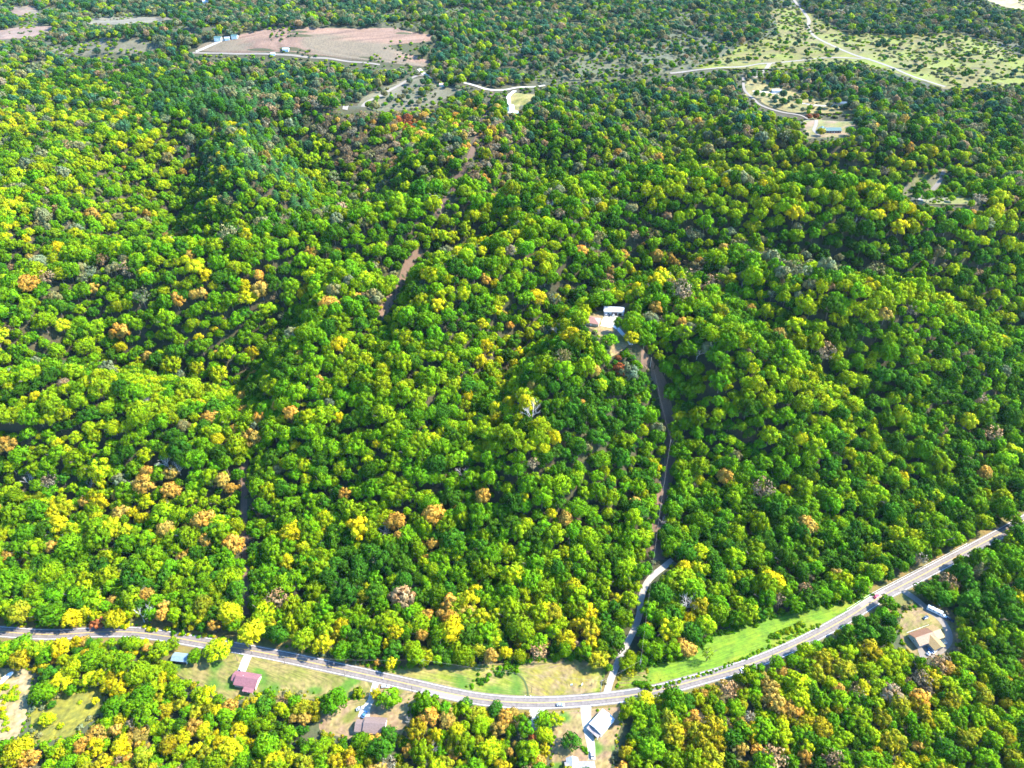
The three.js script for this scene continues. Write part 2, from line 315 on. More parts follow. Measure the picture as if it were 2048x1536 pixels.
field('grassland', [[75, 1390], [150, 1372], [205, 1372], [215, 1420], [150, 1470], [62, 1490], [60, 1430]], two([0.24, 0.21, 0.015], OLIVE, 8), 'rough yellow grass beside the sandy yard', { keep: 0.12, bush: 0.5 });
field('clearing', [[1166, 640], [1190, 622], [1206, 622], [1254, 605], [1262, 640], [1258, 690], [1238, 705], [1222, 715], [1205, 678], [1180, 655]], two(STRAW, EARTH, 10, OLIVE), 'bare tan hilltop clearing below the white barn');
sheet('gravel_pad', [[1204, 640], [1208, 629], [1234, 630], [1236, 645], [1222, 656], [1200, 652]], two([0.5, 0.45, 0.34], [0.42, 0.36, 0.26], 12), 'pale sandy parking pad in front of the white barn');
scene.children.at(-1).position.y += 0.08;
field('field', [[385, 98], [420, 84], [470, 72], [545, 57], [640, 57], [790, 56], [868, 72], [866, 84], [765, 92], [800, 104], [862, 122], [850, 134], [760, 128], [680, 119], [600, 111], [520, 106], [400, 106]], (x, z) => mix3(two(HAY, [0.24, 0.14, 0.09], 60)(x, z), DULL, smoothstep(noise(x / 190 + 2, z / 90), 0.0, 0.15) * 0.75), 'big brown harvested field on the far hilltop', { step: 12 });
field('field', [[162, 42], [200, 35], [350, 34], [358, 38], [300, 46], [240, 50], [180, 50]], two(DULL, [0.17, 0.15, 0.1], 40), 'narrow grey-tan far field between dark woods', { step: 14 });
field('field', [[-10, 62], [60, 52], [115, 52], [100, 64], [70, 74], [20, 80], [-10, 80]], two(HAY, [0.2, 0.14, 0.1], 40), 'brown far field at the left edge', { step: 14 });
field('field', [[18, 16], [60, 10], [78, 20], [70, 30], [30, 32]], two(HAY, DULL, 40), 'small brown far clearing at the top left', { step: 14 });
field('meadow', [[1540, 20], [1600, 12], [1640, 40], [1700, 70], [1800, 74], [1920, 66], [1990, 92], [2060, 120], [2060, 172], [1960, 168], [1890, 178], [1800, 150], [1690, 114], [1560, 124], [1440, 134], [1380, 140], [1480, 92], [1560, 70]], two([0.15, 0.15, 0.008], [0.15, 0.115, 0.025], 70, [0.16, 0.175, 0.006]), 'wide yellow-green far meadow dotted with bushes', { step: 12, keep: 0.08, bush: 0.8 });
field('field', [[1960, -6], [2060, -8], [2060, 22], [2000, 14]], two(SAND, STRAW, 60), 'pale far field at the top right corner', { step: 16 });
field('scrubland', [[90, 98], [170, 82], [300, 82], [330, 96], [260, 110], [140, 116]], two([0.11, 0.105, 0.05], DULL, 40), 'grey-olive far scrubland at the upper left', { step: 14, keep: 0.12, bush: 1 });
field('scrubland', [[1150, 110], [1300, 80], [1480, 92], [1400, 135], [1340, 150], [1200, 165], [1080, 172], [1060, 150]], two([0.075, 0.085, 0.03], [0.11, 0.1, 0.045], 50), 'olive far scrubland below the ridge road', { step: 14, keep: 0.45, bush: 1 });
field('scrubland', [[640, 215], [720, 200], [800, 160], [850, 155], [920, 180], [860, 215], [760, 225]], two([0.1, 0.1, 0.045], DULL, 50), 'grey-olive scrub beside the curving gravel road', { step: 12, keep: 0.3, bush: 1 });
field('yard', [[1008, 200], [1030, 186], [1070, 188], [1078, 196], [1050, 210], [1038, 226], [1015, 225]], two(STRAW, OLIVE, 30), 'straw-coloured yard round the far farmhouse', { step: 8 });
field('yard', [[1606, 250], [1614, 238], [1640, 232], [1720, 246], [1712, 262], [1690, 276], [1650, 276], [1612, 278]], two([0.19, 0.135, 0.06], OLIVE, 24, EARTH), 'bare tan yard round the far teal-roofed house', { step: 7 });
field('grassland', [[1490, 150], [1560, 170], [1640, 200], [1700, 210], [1700, 226], [1620, 232], [1540, 214], [1490, 190]], two([0.15, 0.14, 0.04], STRAW, 30), 'dry grass slope with scattered trees above the teal-roofed house', { step: 9, keep: 0.35, bush: 0.8 });
field('scrubland', [[1800, 380], [1850, 340], [1895, 335], [1900, 372], [1960, 400], [1980, 424], [1900, 410], [1840, 408]], two(OLIVE, DULL, 30), 'rough scrub round the brown farm track on the slope', { step: 8, keep: 0.35, bush: 1 });

// ------------------------------------------------------------------ foliage
function leafCloud(spec) {        // a crown of unit radius: clumps of leaf cards over a dome
  const pos = [], nor = [], cl = [], idx = [], dome = new THREE.Vector3();
  const n = new THREE.Vector3(), a = new THREE.Vector3(), b = new THREE.Vector3(), q = new THREE.Vector3();
  const card = (p, nn, shade, size, c, lc, squash) => {
    n.copy(nn); n.x += rr(-0.75, 0.75); n.y += rr(-0.55, 0.75); n.z += rr(-0.75, 0.75); n.normalize();
    a.set(rr(-1, 1), rr(-1, 1), rr(-1, 1)).cross(n).normalize(); b.crossVectors(n, a);
    const i = pos.length / 3, s1 = size * rr(0.7, 1.3), s2 = size * rr(0.6, 1.1) * squash, v = lc * rr(0.78, 1.2);
    const quad = [[-1, -0.35], [0.1, -1], [1, 0.2], [-0.15, 1]];
    for (const [u, w] of quad) {
      pos.push(p.x + a.x * s1 * u + b.x * s2 * w, p.y + a.y * s1 * u + b.y * s2 * w, p.z + a.z * s1 * u + b.z * s2 * w);
      q.copy(shade).multiplyScalar(1.1).addScaledVector(n, 0.75).normalize(); nor.push(q.x, q.y, q.z); cl.push(v * c[0], v * c[1], v * c[2]);
    }
    idx.push(i, i + 1, i + 2, i, i + 2, i + 3);
  };
  for (const k of spec) {
    const lc = rr(0.76, 1.16), warm = rr(-0.12, 0.16), c = [1 + warm, 1, 1 - warm];
    for (let i = 0; i < k.n; i++) {
      const y = rr(k.low ?? -0.45, 1), t = rr(0, 6.2832), r = Math.sqrt(Math.max(0, 1 - y * y)), d = new THREE.Vector3(Math.cos(t) * r, y, Math.sin(t) * r), rad = k.r * rr(0.72, 1.06) * (1 + 0.16 * noise(d.x * 2.2 + k.x * 9, d.z * 2.2 + d.y * 2 + k.z * 7));
      const p = new THREE.Vector3(k.x + d.x * rad, k.y + d.y * rad * (k.flat ?? 0.85), k.z + d.z * rad);
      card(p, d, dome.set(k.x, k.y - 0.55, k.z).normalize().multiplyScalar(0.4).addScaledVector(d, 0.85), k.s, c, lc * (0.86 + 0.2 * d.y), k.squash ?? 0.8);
    }
  }
  const g = new THREE.BufferGeometry();
  g.setAttribute('position', new THREE.Float32BufferAttribute(pos, 3)); g.setAttribute('normal', new THREE.Float32BufferAttribute(nor, 3)); g.setAttribute('color', new THREE.Float32BufferAttribute(cl, 3));
  g.setIndex(idx); return g;
}
// crowns span y 0 (lowest leaves) to about 1.6 times the radius
function broad(lobes, tall, perClump, leaf, gappy = 0) {
  const spec = [], N = lobes;
  for (let i = 0; i < N; i++) {
    const y = 1 - (i + 0.5) / N * 1.35, t = i * 2.39996 + rr(-0.35, 0.35), r = Math.sqrt(Math.max(0.02, 1 - y * y));
    if (rnd() < gappy) continue;
    const o = rr(0.66, 0.94), cr = rr(0.24, 0.38) * (y < -0.1 ? 0.85 : 1);
    spec.push({ x: Math.cos(t) * r * o, z: Math.sin(t) * r * o, y: (0.62 + y * 0.55) * tall + rr(-0.06, 0.06), r: cr, n: Math.round(perClump * cr * cr * 11), s: leaf, low: -0.35 });
  }
  spec.push({ x: 0, z: 0, y: 0.5 * tall, r: 0.56, n: perClump * 2, s: leaf * 1.5, low: -0.8 });
  return leafCloud(spec);
}
function conifer(tiers) {
  const spec = [];
  for (let i = 0; i < tiers; i++) { const f = i / (tiers - 1), R = 0.95 * (1 - f) + 0.1, m = Math.max(3, Math.round(9 * (1 - f)));
    for (let k = 0; k < m; k++) { const t = k / m * 6.283 + i * 1.1; spec.push({ x: Math.cos(t) * R * 0.6, z: Math.sin(t) * R * 0.6, y: 0.25 + f * 2.9, r: 0.2 + R * 0.28, n: 30, s: 0.12, flat: 0.5, squash: 0.5, low: -0.4 }); } }
  return leafCloud(spec);
}
const CROWNS = {
  broad: [broad(22, 1.0, 50, 0.1), broad(26, 1.1, 48, 0.098), broad(18, 0.95, 54, 0.105), broad(30, 1.05, 46, 0.095), broad(24, 1.2, 48, 0.1), broad(20, 1.0, 50, 0.1, 0.15), broad(34, 0.9, 44, 0.092), broad(16, 1.25, 54, 0.105, 0.1), broad(28, 1.15, 44, 0.1, 0.2), broad(13, 1.05, 58, 0.11, 0.08)],
  tall: [broad(22, 1.55, 50, 0.1), broad(26, 1.75, 48, 0.1), broad(18, 1.6, 50, 0.1, 0.15)],
  loose: [broad(20, 1.25, 16, 0.1, 0.25), broad(24, 1.35, 15, 0.095, 0.3)],
  pine: [conifer(8), conifer(7)],
  bush: [broad(12, 0.75, 36, 0.17), broad(9, 0.7, 40, 0.18, 0.1)],
};
function limb(out, p, d, len, r, depth, spread) {
  const e = p.clone().addScaledVector(d, len), g = new THREE.CylinderGeometry(r * 0.62, r, len, depth > 1 ? 6 : 4, 1, true);
  g.translate(0, len / 2, 0).applyQuaternion(new THREE.Quaternion().setFromUnitVectors(new THREE.Vector3(0, 1, 0), d)).translate(p.x, p.y, p.z); out.push(g);
  if (!depth) return;
  const m = depth > 2 ? 4 : 3;
  for (let i = 0; i < m; i++) { const nd = d.clone().add(new THREE.Vector3(rr(-1, 1), rr(-0.15, 0.6), rr(-1, 1)).multiplyScalar(spread)).normalize(); limb(out, p.clone().addScaledVector(d, len * rr(0.55, 1)), nd, len * rr(0.55, 0.8), r * 0.55, depth - 1, spread); }
}
const clean = (g) => { g.deleteAttribute('uv'); return g; };
function trunkGeo() { const o = []; limb(o, new THREE.Vector3(0, -0.15, 0), new THREE.Vector3(rr(-0.05, 0.05), 1, rr(-0.05, 0.05)).normalize(), 0.75, 0.035, 2, 0.6); return clean(mergeGeometries(o)); }
function bareGeo() { const o = []; limb(o, new THREE.Vector3(0, -0.1, 0), new THREE.Vector3(rr(-0.08, 0.08), 1, rr(-0.08, 0.08)).normalize(), 0.6, 0.028, 4, 0.62); return clean(mergeGeometries(o)); }
const TRUNKS = [trunkGeo(), trunkGeo(), trunkGeo()], BARES = [bareGeo(), bareGeo(), bareGeo()];   // unit height

const leafOpts = { roughness: 0.75, vertexColors: true, side: THREE.DoubleSide, transmission: 0.16, thickness: 0, specularIntensity: 0.06 };
const leafMat = new THREE.MeshPhysicalMaterial({ color: 0xffffff, ...leafOpts }); leafMat.roughness = 0.95;
// kinds of foliage: base colour, words; B has far cloud shade and haze put into its colour
const KINDS = {
  D: [[0.042, 0.125, 0.005], 'dark green'], G: [[0.09, 0.215, 0.003], 'green'], M: [[0.145, 0.26, 0.003], 'bright green'], L: [[0.22, 0.305, 0.004], 'lime green'], Y: [[0.38, 0.37, 0.006], 'yellow'],
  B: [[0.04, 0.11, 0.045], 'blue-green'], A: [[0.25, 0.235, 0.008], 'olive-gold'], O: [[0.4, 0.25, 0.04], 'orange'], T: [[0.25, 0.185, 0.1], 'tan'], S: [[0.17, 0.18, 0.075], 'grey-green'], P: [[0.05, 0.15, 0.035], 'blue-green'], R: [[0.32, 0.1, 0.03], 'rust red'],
};
// where the kinds grow, read from the picture: kind, x, y, radii, weight; the upper-left D blob paints cloud shade into the leaves
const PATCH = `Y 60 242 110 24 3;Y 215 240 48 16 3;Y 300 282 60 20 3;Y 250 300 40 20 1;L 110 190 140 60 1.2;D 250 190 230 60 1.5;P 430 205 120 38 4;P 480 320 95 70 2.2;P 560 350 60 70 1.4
T 540 215 80 22 1.6;Y 430 250 50 16 1.5;O 770 245 90 28 1.6;T 700 262 60 30 1.8;T 740 300 70 50 .9;O 960 250 50 60 1.6;T 985 290 50 40 1.2;O 1010 380 60 22 1;R 810 245 16 16 4
Y 390 540 60 22 3;O 440 570 60 40 .8;O 620 510 60 40 1;Y 560 580 110 40 1.2;O 560 570 90 30 .7;L 130 340 150 50 .4;L 260 300 80 30 .8;Y 20 390 40 30 1.2;Y 30 440 40 40 1
L 950 470 80 40 1.4;Y 960 480 50 25 1;L 1010 520 110 30 .8;Y 1080 640 100 50 1.3;L 860 585 90 40 1;O 1330 520 80 36 1.2;T 1370 565 60 30 1.2;O 1350 610 60 30 .8;Y 1300 560 60 30 .8
L 1450 395 160 36 2;Y 1440 380 120 14 2;L 1640 420 200 36 2;Y 1580 420 90 20 1.4;Y 1560 330 70 24 1.6;Y 1660 305 130 30 1.5;L 1450 300 160 60 1.2;Y 1850 320 100 24 .8;Y 1800 440 50 36 2.4;Y 1990 425 60 30 2.4;L 2000 475 70 50 2
L 1790 605 230 30 3;Y 1720 580 80 12 2;D 1720 470 190 60 1.4;D 1960 520 100 70 1;S 1640 530 170 18 2;S 1420 470 70 30 1;O 1790 625 20 12 2;D 1560 360 120 20 1
D 1830 790 230 120 1.2;L 1570 770 170 60 1.6;L 1720 860 120 60 1.4;D 1200 810 120 110 2;R 1240 730 30 20 1.6;O 1140 745 50 20 1.4;Y 1030 830 60 36 3;L 1000 870 70 50 1.5;Y 1010 722 60 30 1.6;L 780 730 90 60 1.2;Y 1090 870 24 18 4
O 690 985 36 40 2.4;O 230 1010 180 50 1.1;Y 200 1030 130 60 1.6;O 430 1090 70 26 2.6;Y 130 890 36 28 2;O 480 850 50 40 1.4;L 250 810 200 60 1.2;L 470 860 70 40 1;O 890 990 100 24 1.3;O 830 1065 60 50 1.4;Y 720 1055 60 50 1.2;Y 100 1000 60 60 1
O 840 1100 40 60 1.2;Y 1060 1080 40 60 1;L 1060 1120 50 50 1;Y 1360 1160 50 40 1.6;Y 620 1275 90 36 1.1;Y 450 1260 60 26 1.2;Y 980 1250 160 50 1.1;O 860 1230 60 40 .9;D 780 1140 70 60 2;D 700 1150 60 70 1.5;G 900 1200 90 60 1
L 1480 1150 60 40 1;D 1550 1100 200 90 1.2;D 1900 1000 120 60 1;O 1000 1440 90 60 1.6;O 1090 1470 50 50 2;R 1060 1455 24 30 1.2;O 1400 1420 110 40 1.8;O 250 1500 140 40 1;Y 300 1340 140 50 1.6;Y 400 1500 140 40 1.5;G 250 1410 80 40 1.5;D 1720 1260 50 30 4
D 1960 1180 90 70 1.6;G 2000 1130 90 50 1.6;O 1960 1190 40 20 1;O 1880 1340 50 30 1.6;T 1880 1330 70 50 1;D 1990 1270 60 60 1.2;T 1500 1440 60 40 .8;O 1480 1370 60 30 1;G 1330 1340 40 60 1;D 1330 1290 30 40 1;L 1700 1350 200 80 .8;G 1750 1480 200 80 .8`
  .split(/[;\n]/).map((s) => { const [k, ...v] = s.trim().split(/\s+/); return [k, ...v.map(Number)]; });
const BASES = [   // by picture height; in the top rows B paints cloud shade and haze as leaf colour
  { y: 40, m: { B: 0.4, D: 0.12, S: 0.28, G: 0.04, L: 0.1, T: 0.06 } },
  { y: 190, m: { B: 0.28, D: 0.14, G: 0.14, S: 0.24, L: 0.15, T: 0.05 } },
  { y: 330, m: { G: 0.32, D: 0.16, M: 0.22, L: 0.16, S: 0.09, T: 0.02, O: 0.015, Y: 0.015 } },
  { y: 650, m: { G: 0.4, D: 0.18, M: 0.26, L: 0.11, Y: 0.015, O: 0.012, T: 0.014, S: 0.02 } },
  { y: 1180, m: { G: 0.42, D: 0.19, M: 0.24, L: 0.1, Y: 0.025, O: 0.015, T: 0.01 } },
  { y: 1330, m: { G: 0.17, D: 0.11, M: 0.16, L: 0.17, A: 0.22, Y: 0.07, O: 0.07, T: 0.03 } },
  { y: 1600, m: { G: 0.16, D: 0.09, M: 0.16, L: 0.16, A: 0.26, Y: 0.07, O: 0.07, T: 0.03 } },
];
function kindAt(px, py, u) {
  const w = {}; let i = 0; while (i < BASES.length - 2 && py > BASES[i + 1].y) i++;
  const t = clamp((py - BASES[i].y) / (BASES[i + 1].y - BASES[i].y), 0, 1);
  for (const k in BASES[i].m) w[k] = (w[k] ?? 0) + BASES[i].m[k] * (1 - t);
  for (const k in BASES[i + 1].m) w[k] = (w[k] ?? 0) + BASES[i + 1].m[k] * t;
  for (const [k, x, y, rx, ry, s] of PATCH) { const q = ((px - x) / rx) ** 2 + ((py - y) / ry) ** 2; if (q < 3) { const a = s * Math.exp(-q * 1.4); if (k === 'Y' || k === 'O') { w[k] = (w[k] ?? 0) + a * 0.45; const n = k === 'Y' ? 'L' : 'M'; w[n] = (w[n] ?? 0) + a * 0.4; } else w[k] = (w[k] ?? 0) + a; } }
  let sum = 0; for (const k in w) sum += w[k];
  let r = u * sum; for (const k in w) { r -= w[k]; if (r <= 0) return k; }
  return 'G';
}
const inPoly = (p, x, y) => { let c = false; for (let i = 0, j = p.length - 1; i < p.length; j = i++) if ((p[i][1] > y) !== (p[j][1] > y) && x < (p[j][0] - p[i][0]) * (y - p[i][1]) / (p[j][1] - p[i][1]) + p[i][0]) c = !c; return c; };
const lineDist = (p, x, y) => { let b = 1e9; for (let i = 0; i < p.length - 1; i++) { const ux = p[i + 1][0] - p[i][0], uy = p[i + 1][1] - p[i][1], t = clamp(((x - p[i][0]) * ux + (y - p[i][1]) * uy) / (ux * ux + uy * uy), 0, 1); b = Math.min(b, Math.hypot(x - p[i][0] - ux * t, y - p[i][1] - uy * t)); } return b; };
OPEN_POLYS.push({ p: [[336, 1300], [392, 1297], [394, 1332], [334, 1336]], keep: 0, bush: 0 });
for (const o of OPEN_LINES) { const xs = o.p.map((q) => q[0]), ys = o.p.map((q) => q[1]); o.b = [Math.min(...xs) - 30, Math.max(...xs) + 30, Math.min(...ys) - 30, Math.max(...ys) + 30]; }
for (const o of OPEN_POLYS) { const xs = o.p.map((q) => q[0]), ys = o.p.map((q) => q[1]); o.b = [Math.min(...xs), Math.max(...xs), Math.min(...ys), Math.max(...ys)]; }
const inBox = (b, x, y) => x > b[0] && x < b[1] && y > b[2] && y < b[3];
function closed(pts, rad) {       // is this spot (base, middle, top of a tree in the picture) kept open?
  const wob = noise(pts[0][0] / 22, pts[0][1] / 9), wy = pts[0][1] < 430 ? 5 : 0;
  for (let i = 0; i < pts.length; i++) {
    const x = pts[i][0] + wob * wy * 2, y = pts[i][1] + wob * wy * 0.7;
    for (const o of OPEN_LINES) if (inBox(o.b, x, y)) { const d = lineDist(o.p, x, y); if (d < (i ? o.top + rad * (o.share ?? 0.55) : o.w)) return { fringe: i > 0 }; }
    for (const o of OPEN_POLYS) if (inBox(o.b, x, y) && (inPoly(o.p, x, y) || (i && (inPoly(o.p, x - rad * 0.6, y) || inPoly(o.p, x + rad * 0.6, y))))) return i ? { fringe: true } : o;
  }
  return null;
}

// ------------------------------------------------------------------ plant the wood
const trees = [];   // { x, y, z, r, h, kind, form, s (apparent size), px, py }
function plant(x, z, r, hk, kind, form, fixed) {
  const y = land(x, z), h = r * hk, p = toPx(x, y, z), t = toPx(x, y + h * 0.75, z);
  const tr = { x, y, z, r, h, kind, form, px: t[0], py: t[1], s: r * t[2], bx: p[0], by: p[1], ...fixed };
  trees.push(tr); return tr;
}
// trees that the photograph singles out: [base px, base py, radius m, height m, kind, form, label]
const SPECIAL = [
  [236, 1250, 7, 13, 'Y', 'broad', 'rounded golden-yellow tree beside the left stretch of road, next to a red bush'],
  [152, 1248, 6.5, 13, 'Y', 'broad', 'golden-yellow tree by the road between two green crowns'],
  [182, 1236, 4.5, 12, 'Y', 'tall', 'slender yellow tree just behind the red bush by the road'],
  [198, 1250, 4.6, 6, 'R', 'bush', 'low bright orange-red bush at the edge of the left stretch of road'],
  [120, 1240, 8.5, 14, 'G', 'broad', 'big green tree left of the golden roadside trees'],
  [1412, 1322, 3.4, 13, 'L', 'loose', 'slim lone tree with a thin trunk standing in the bright green field'],
  [1141, 1492, 5.4, 9, 'D', 'broad', 'round dark green tree alone on the lawn left of the white drive'],
  [1088, 1478, 4.6, 9, 'L', 'broad', 'lime tree at the lawn edge, lower of the clump by the pale turn-off'],
  [1085, 1450, 5.4, 10, 'G', 'broad', 'dark-shadowed green tree in the clump by the pale turn-off'],
  [1112, 1446, 4.6, 9, 'L', 'broad', 'olive-green tree on the drive side of the clump by the pale turn-off'],
  [1722, 1284, 8, 14, 'D', 'broad', 'very dark round tree at the near edge of the road by the green field'],
  [2042, 1082, 7.5, 14, 'G', 'broad', 'green tree hiding the far right end of the road, near side'],
  [2068, 1058, 7.5, 14, 'L', 'broad', 'lime-green tree at the right picture edge over the road end'],
  [2022, 1050, 7, 13, 'G', 'broad', 'green tree hiding the far right end of the road, wooded side'],
  [1944, 1160, 4.2, 19, 'S', 'pine', 'tall grey-green conifer beside the road above the tan-roofed house'],
  [440, 1312, 8, 12, 'L', 'broad', 'pale green spreading tree on the road edge left of the white gravel drive'],
  [394, 1320, 4.6, 9, 'G', 'broad', 'bright green tree hiding the right end of the grey shed'],
  [350, 1296, 4.5, 8, 'L', 'broad', 'yellow-green tree on the bank behind the grey shed'],
  [50, 1300, 7, 10, 'G', 'broad', 'green tree overlapping the near edge of the road at the far left'],
  [672, 1415, 7.6, 13, 'G', 'broad', 'large deep green tree left of the white concrete drive'],
  [780, 1412, 7, 12, 'G', 'broad', 'dense green tree right of the white concrete drive'],
  [856, 1420, 7.6, 14, 'G', 'broad', 'tall green tree rising in front of the road edge right of the utility pole'],
  [716, 1388, 3.4, 5, 'L', 'bush', 'small yellow-green bush beside the white concrete drive'],
  [752, 1394, 3.4, 6, 'Y', 'broad', 'small yellow tree touching the white concrete drive'],
  [780, 1478, 5, 9, 'D', 'broad', 'round green tree at the right end of the brown-roofed house'],
  [752, 1492, 5.2, 9, 'O', 'broad', 'orange-brown tree in front of the brown-roofed house'],
  [725, 1492, 5.4, 9, 'G', 'broad', 'green tree in front of the left wing of the brown-roofed house'],
  [1352, 1180, 10, 17, 'L', 'broad', 'huge lime-green tree beside the upper bend of the gravel driveway'],
  [1306, 1312, 6.4, 11, 'G', 'broad', 'dark green tree between the gravel driveway and the bright green field'],
  [1342, 1312, 7, 12, 'G', 'broad', 'bright green tree at the near corner of the wood by the green field'],
  [1284, 1326, 3.6, 7, 'G', 'broad', 'small green tree at the foot of the wood beside the wire pole'],
  [1262, 1352, 3.2, 5, 'Y', 'loose', 'small yellow sapling beside the foot of the gravel driveway'],
  [1290, 1408, 5.4, 9, 'Y', 'broad', 'yellow tree overlapping the road where the driveway meets it'],
  [1324, 1412, 5.4, 9, 'Y', 'broad', 'gold tree on the near road bank right of the driveway mouth'],
  [1262, 1414, 4.2, 7, 'L', 'broad', 'yellow-green tree on the near bank opposite the driveway mouth'],
  [1890, 1345, 4.6, 9, 'O', 'broad', 'orange tree at the end of the gravel loop below the tan-roofed house'],
  [95, 1394, 7.4, 11, 'G', 'broad', 'dark green tree casting its shadow on the sandy yard'],
  [130, 1372, 7, 11, 'Y', 'broad', 'yellow tree behind the dark one by the sandy yard'],
  [1262, 692, 6.4, 14, 'Y', 'tall', 'golden tree at the top end of the concrete drive in the hilltop clearing'],
  [1234, 664, 3.6, 15, 'G', 'tall', 'slim green tree in front of the white hilltop barn'],
  [1218, 694, 7, 12, 'G', 'broad', 'round green tree below the sand in the hilltop clearing'],
  [1640, 272, 5.5, 11, 'Y', 'broad', 'yellow-green tree in front of the far teal-roofed house'],
  [1697, 272, 6, 13, 'G', 'broad', 'single round green tree right of the far teal-roofed house'],
  [1616, 240, 5, 10, 'R', 'broad', 'left of two rust-brown trees above the far teal-roofed house'],
  [1630, 240, 5, 10, 'R', 'broad', 'right of two rust-brown trees above the far teal-roofed house'],
];
for (const [bx, by, r, h, kind, form, label] of SPECIAL) { const v = ground(bx, by); plant(v.x, v.z, r, h / r, kind, form, { label, special: true }); }
const BARE = [[340, 940, 15, 'tall pale dead tree leaning in the gap of the left wood'], [362, 950, 14, 'pale dead tree with a bent trunk in the left wood, rightmost of the gap'], [64, 975, 13, 'pale bare tree with a forked trunk at the far left of the wood'], [820, 1446, 6, 'grey leafless shrub at the right of the brown-roofed house'], [1322, 1048, 9, 'pale leafless tree in the brown cut above the gravel driveway'], [285, 975, 12, 'thin bare grey trunk among the orange crowns of the left wood'], [185, 980, 12, 'thin bare leaning trunk left of the dead trees'], [425, 955, 9, 'small white bare tree right of the dead trees'], [1590, 1345, 7, 'grey leafless tree on the near bank of the road by the white car'], [865, 1500, 8, 'grey twiggy tree in the wood right of the brown-roofed house'], [350, 1480, 8, 'grey twiggy tree in the wood below the red-roofed house'], [1345, 895, 8, 'pale bare tree at the right edge of the brown cut']];
for (const [bx, by, h, label] of BARE) { const v = ground(bx, by); plant(v.x, v.z, h * 0.45, 1 / 0.45, 'T', 'bare', { label, special: true }); }

const spots = new Map(), CELL = 8;
const crowd = (x, z, r) => { const i = Math.floor(x / CELL), j = Math.floor(z / CELL); for (let a = -2; a <= 2; a++) for (let b = -2; b <= 2; b++) for (const t of spots.get((i + a) * 100003 + j + b) ?? []) if (Math.hypot(t.x - x, t.z - z) < (t.r + r) * 0.52) return true; return false; };
const note = (t) => { const k = Math.floor(t.x / CELL) * 100003 + Math.floor(t.z / CELL); spots.has(k) ? spots.get(k).push(t) : spots.set(k, [t]); };
trees.forEach(note);
const bushes = [];
{
  const FAR = 2750;
  for (let pass = 0; pass < 2; pass++) {
    for (let d = 120; d < FAR; ) {
      const step = pass ? 5 : lerp(6.2, 8.2, smoothstep(d, 300, 1400)); d += step;
      const W = d * 0.9 + 220;
      for (let x = -W; x < W; x += step) {
        const jx = x + rr(-0.5, 0.5) * step, jz = -d + rr(-0.5, 0.5) * step, u = rnd(), v = rnd(), w = rnd(), k1 = rnd(), k2 = rnd();
        if (pass && d > 1100) continue;
        const y = land(jx, jz), b = toPx(jx, y, jz);
        if (b[0] < -90 || b[0] > 2140 || b[1] > 1640 || b[1] < -70) continue;
        const patchy = noiseB(jx / 45, jz / 45);
        if (d > 1350 && noise(jx / 150 + 60, jz / 210) + 0.5 * noiseB(jx / 55, jz / 60) > 0.42) { if (w < 0.6) bushes.push([jx, y, jz, rr(1.5, 3.6), u]); continue; }
        let r = pass ? rr(2, 3.4) : lerp(3.9, 8.2, u * u) + patchy * 0.8 + (d < 900 ? 0.3 : 0), h = r * rr(1.6, 2.5) + 2;
        if (b[1] > 1290) { r *= 0.86; h *= 0.74; }
        if (pass) h = r * 2.1;
        const m = toPx(jx, y + h * 0.55, jz), t = toPx(jx, y + h * 0.95, jz), rad = r * b[2];
        const o = closed([b, m, t], rad);
        if (o && o.fringe) { if (w < (d > 1100 ? 0.9 : 0.5) && Math.abs(roadAt(jx, jz)) > 8) bushes.push([jx, y, jz, d > 1100 ? rr(1.8, 3.6) : rr(1, 2), u]); continue; }
        if (o) {
          if (o.p && inPoly(o.p, b[0], b[1]) && w < o.keep && !pass) { r *= 0.7; h *= 0.7; } else { if (o.p && o.bush && w < o.bush * (0.45 + 0.9 * noiseB(jx / 38 + 9, jz / 50)) && inPoly(o.p, b[0], b[1])) bushes.push([jx, y, jz, d > 1100 ? rr(1.2, 4.2) : rr(1, 2), u]); continue; }
        }
        const wall = roadAt(jx, jz); if (Math.abs(wall) < 7) continue;
        if (crowd(jx, jz, pass ? r * 0.9 : r * 0.78)) continue;
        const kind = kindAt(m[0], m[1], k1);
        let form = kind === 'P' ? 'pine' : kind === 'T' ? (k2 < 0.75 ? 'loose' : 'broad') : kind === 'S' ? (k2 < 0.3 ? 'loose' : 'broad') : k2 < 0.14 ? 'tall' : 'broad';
        if (v > 0.996 && d < 800) form = 'bare';
        if (form === 'tall') r *= 0.8;
        note(plant(jx, jz, r, h / r, kind, form));
      }
    }
  }
}
const tintOf = (kind) => { const c = KINDS[kind][0], v = rr(0.72, 1.28), w = rr(-0.16, 0.2); return [c[0] * v * (1 + w), c[1] * v, c[2] * v * (1 - w)]; };
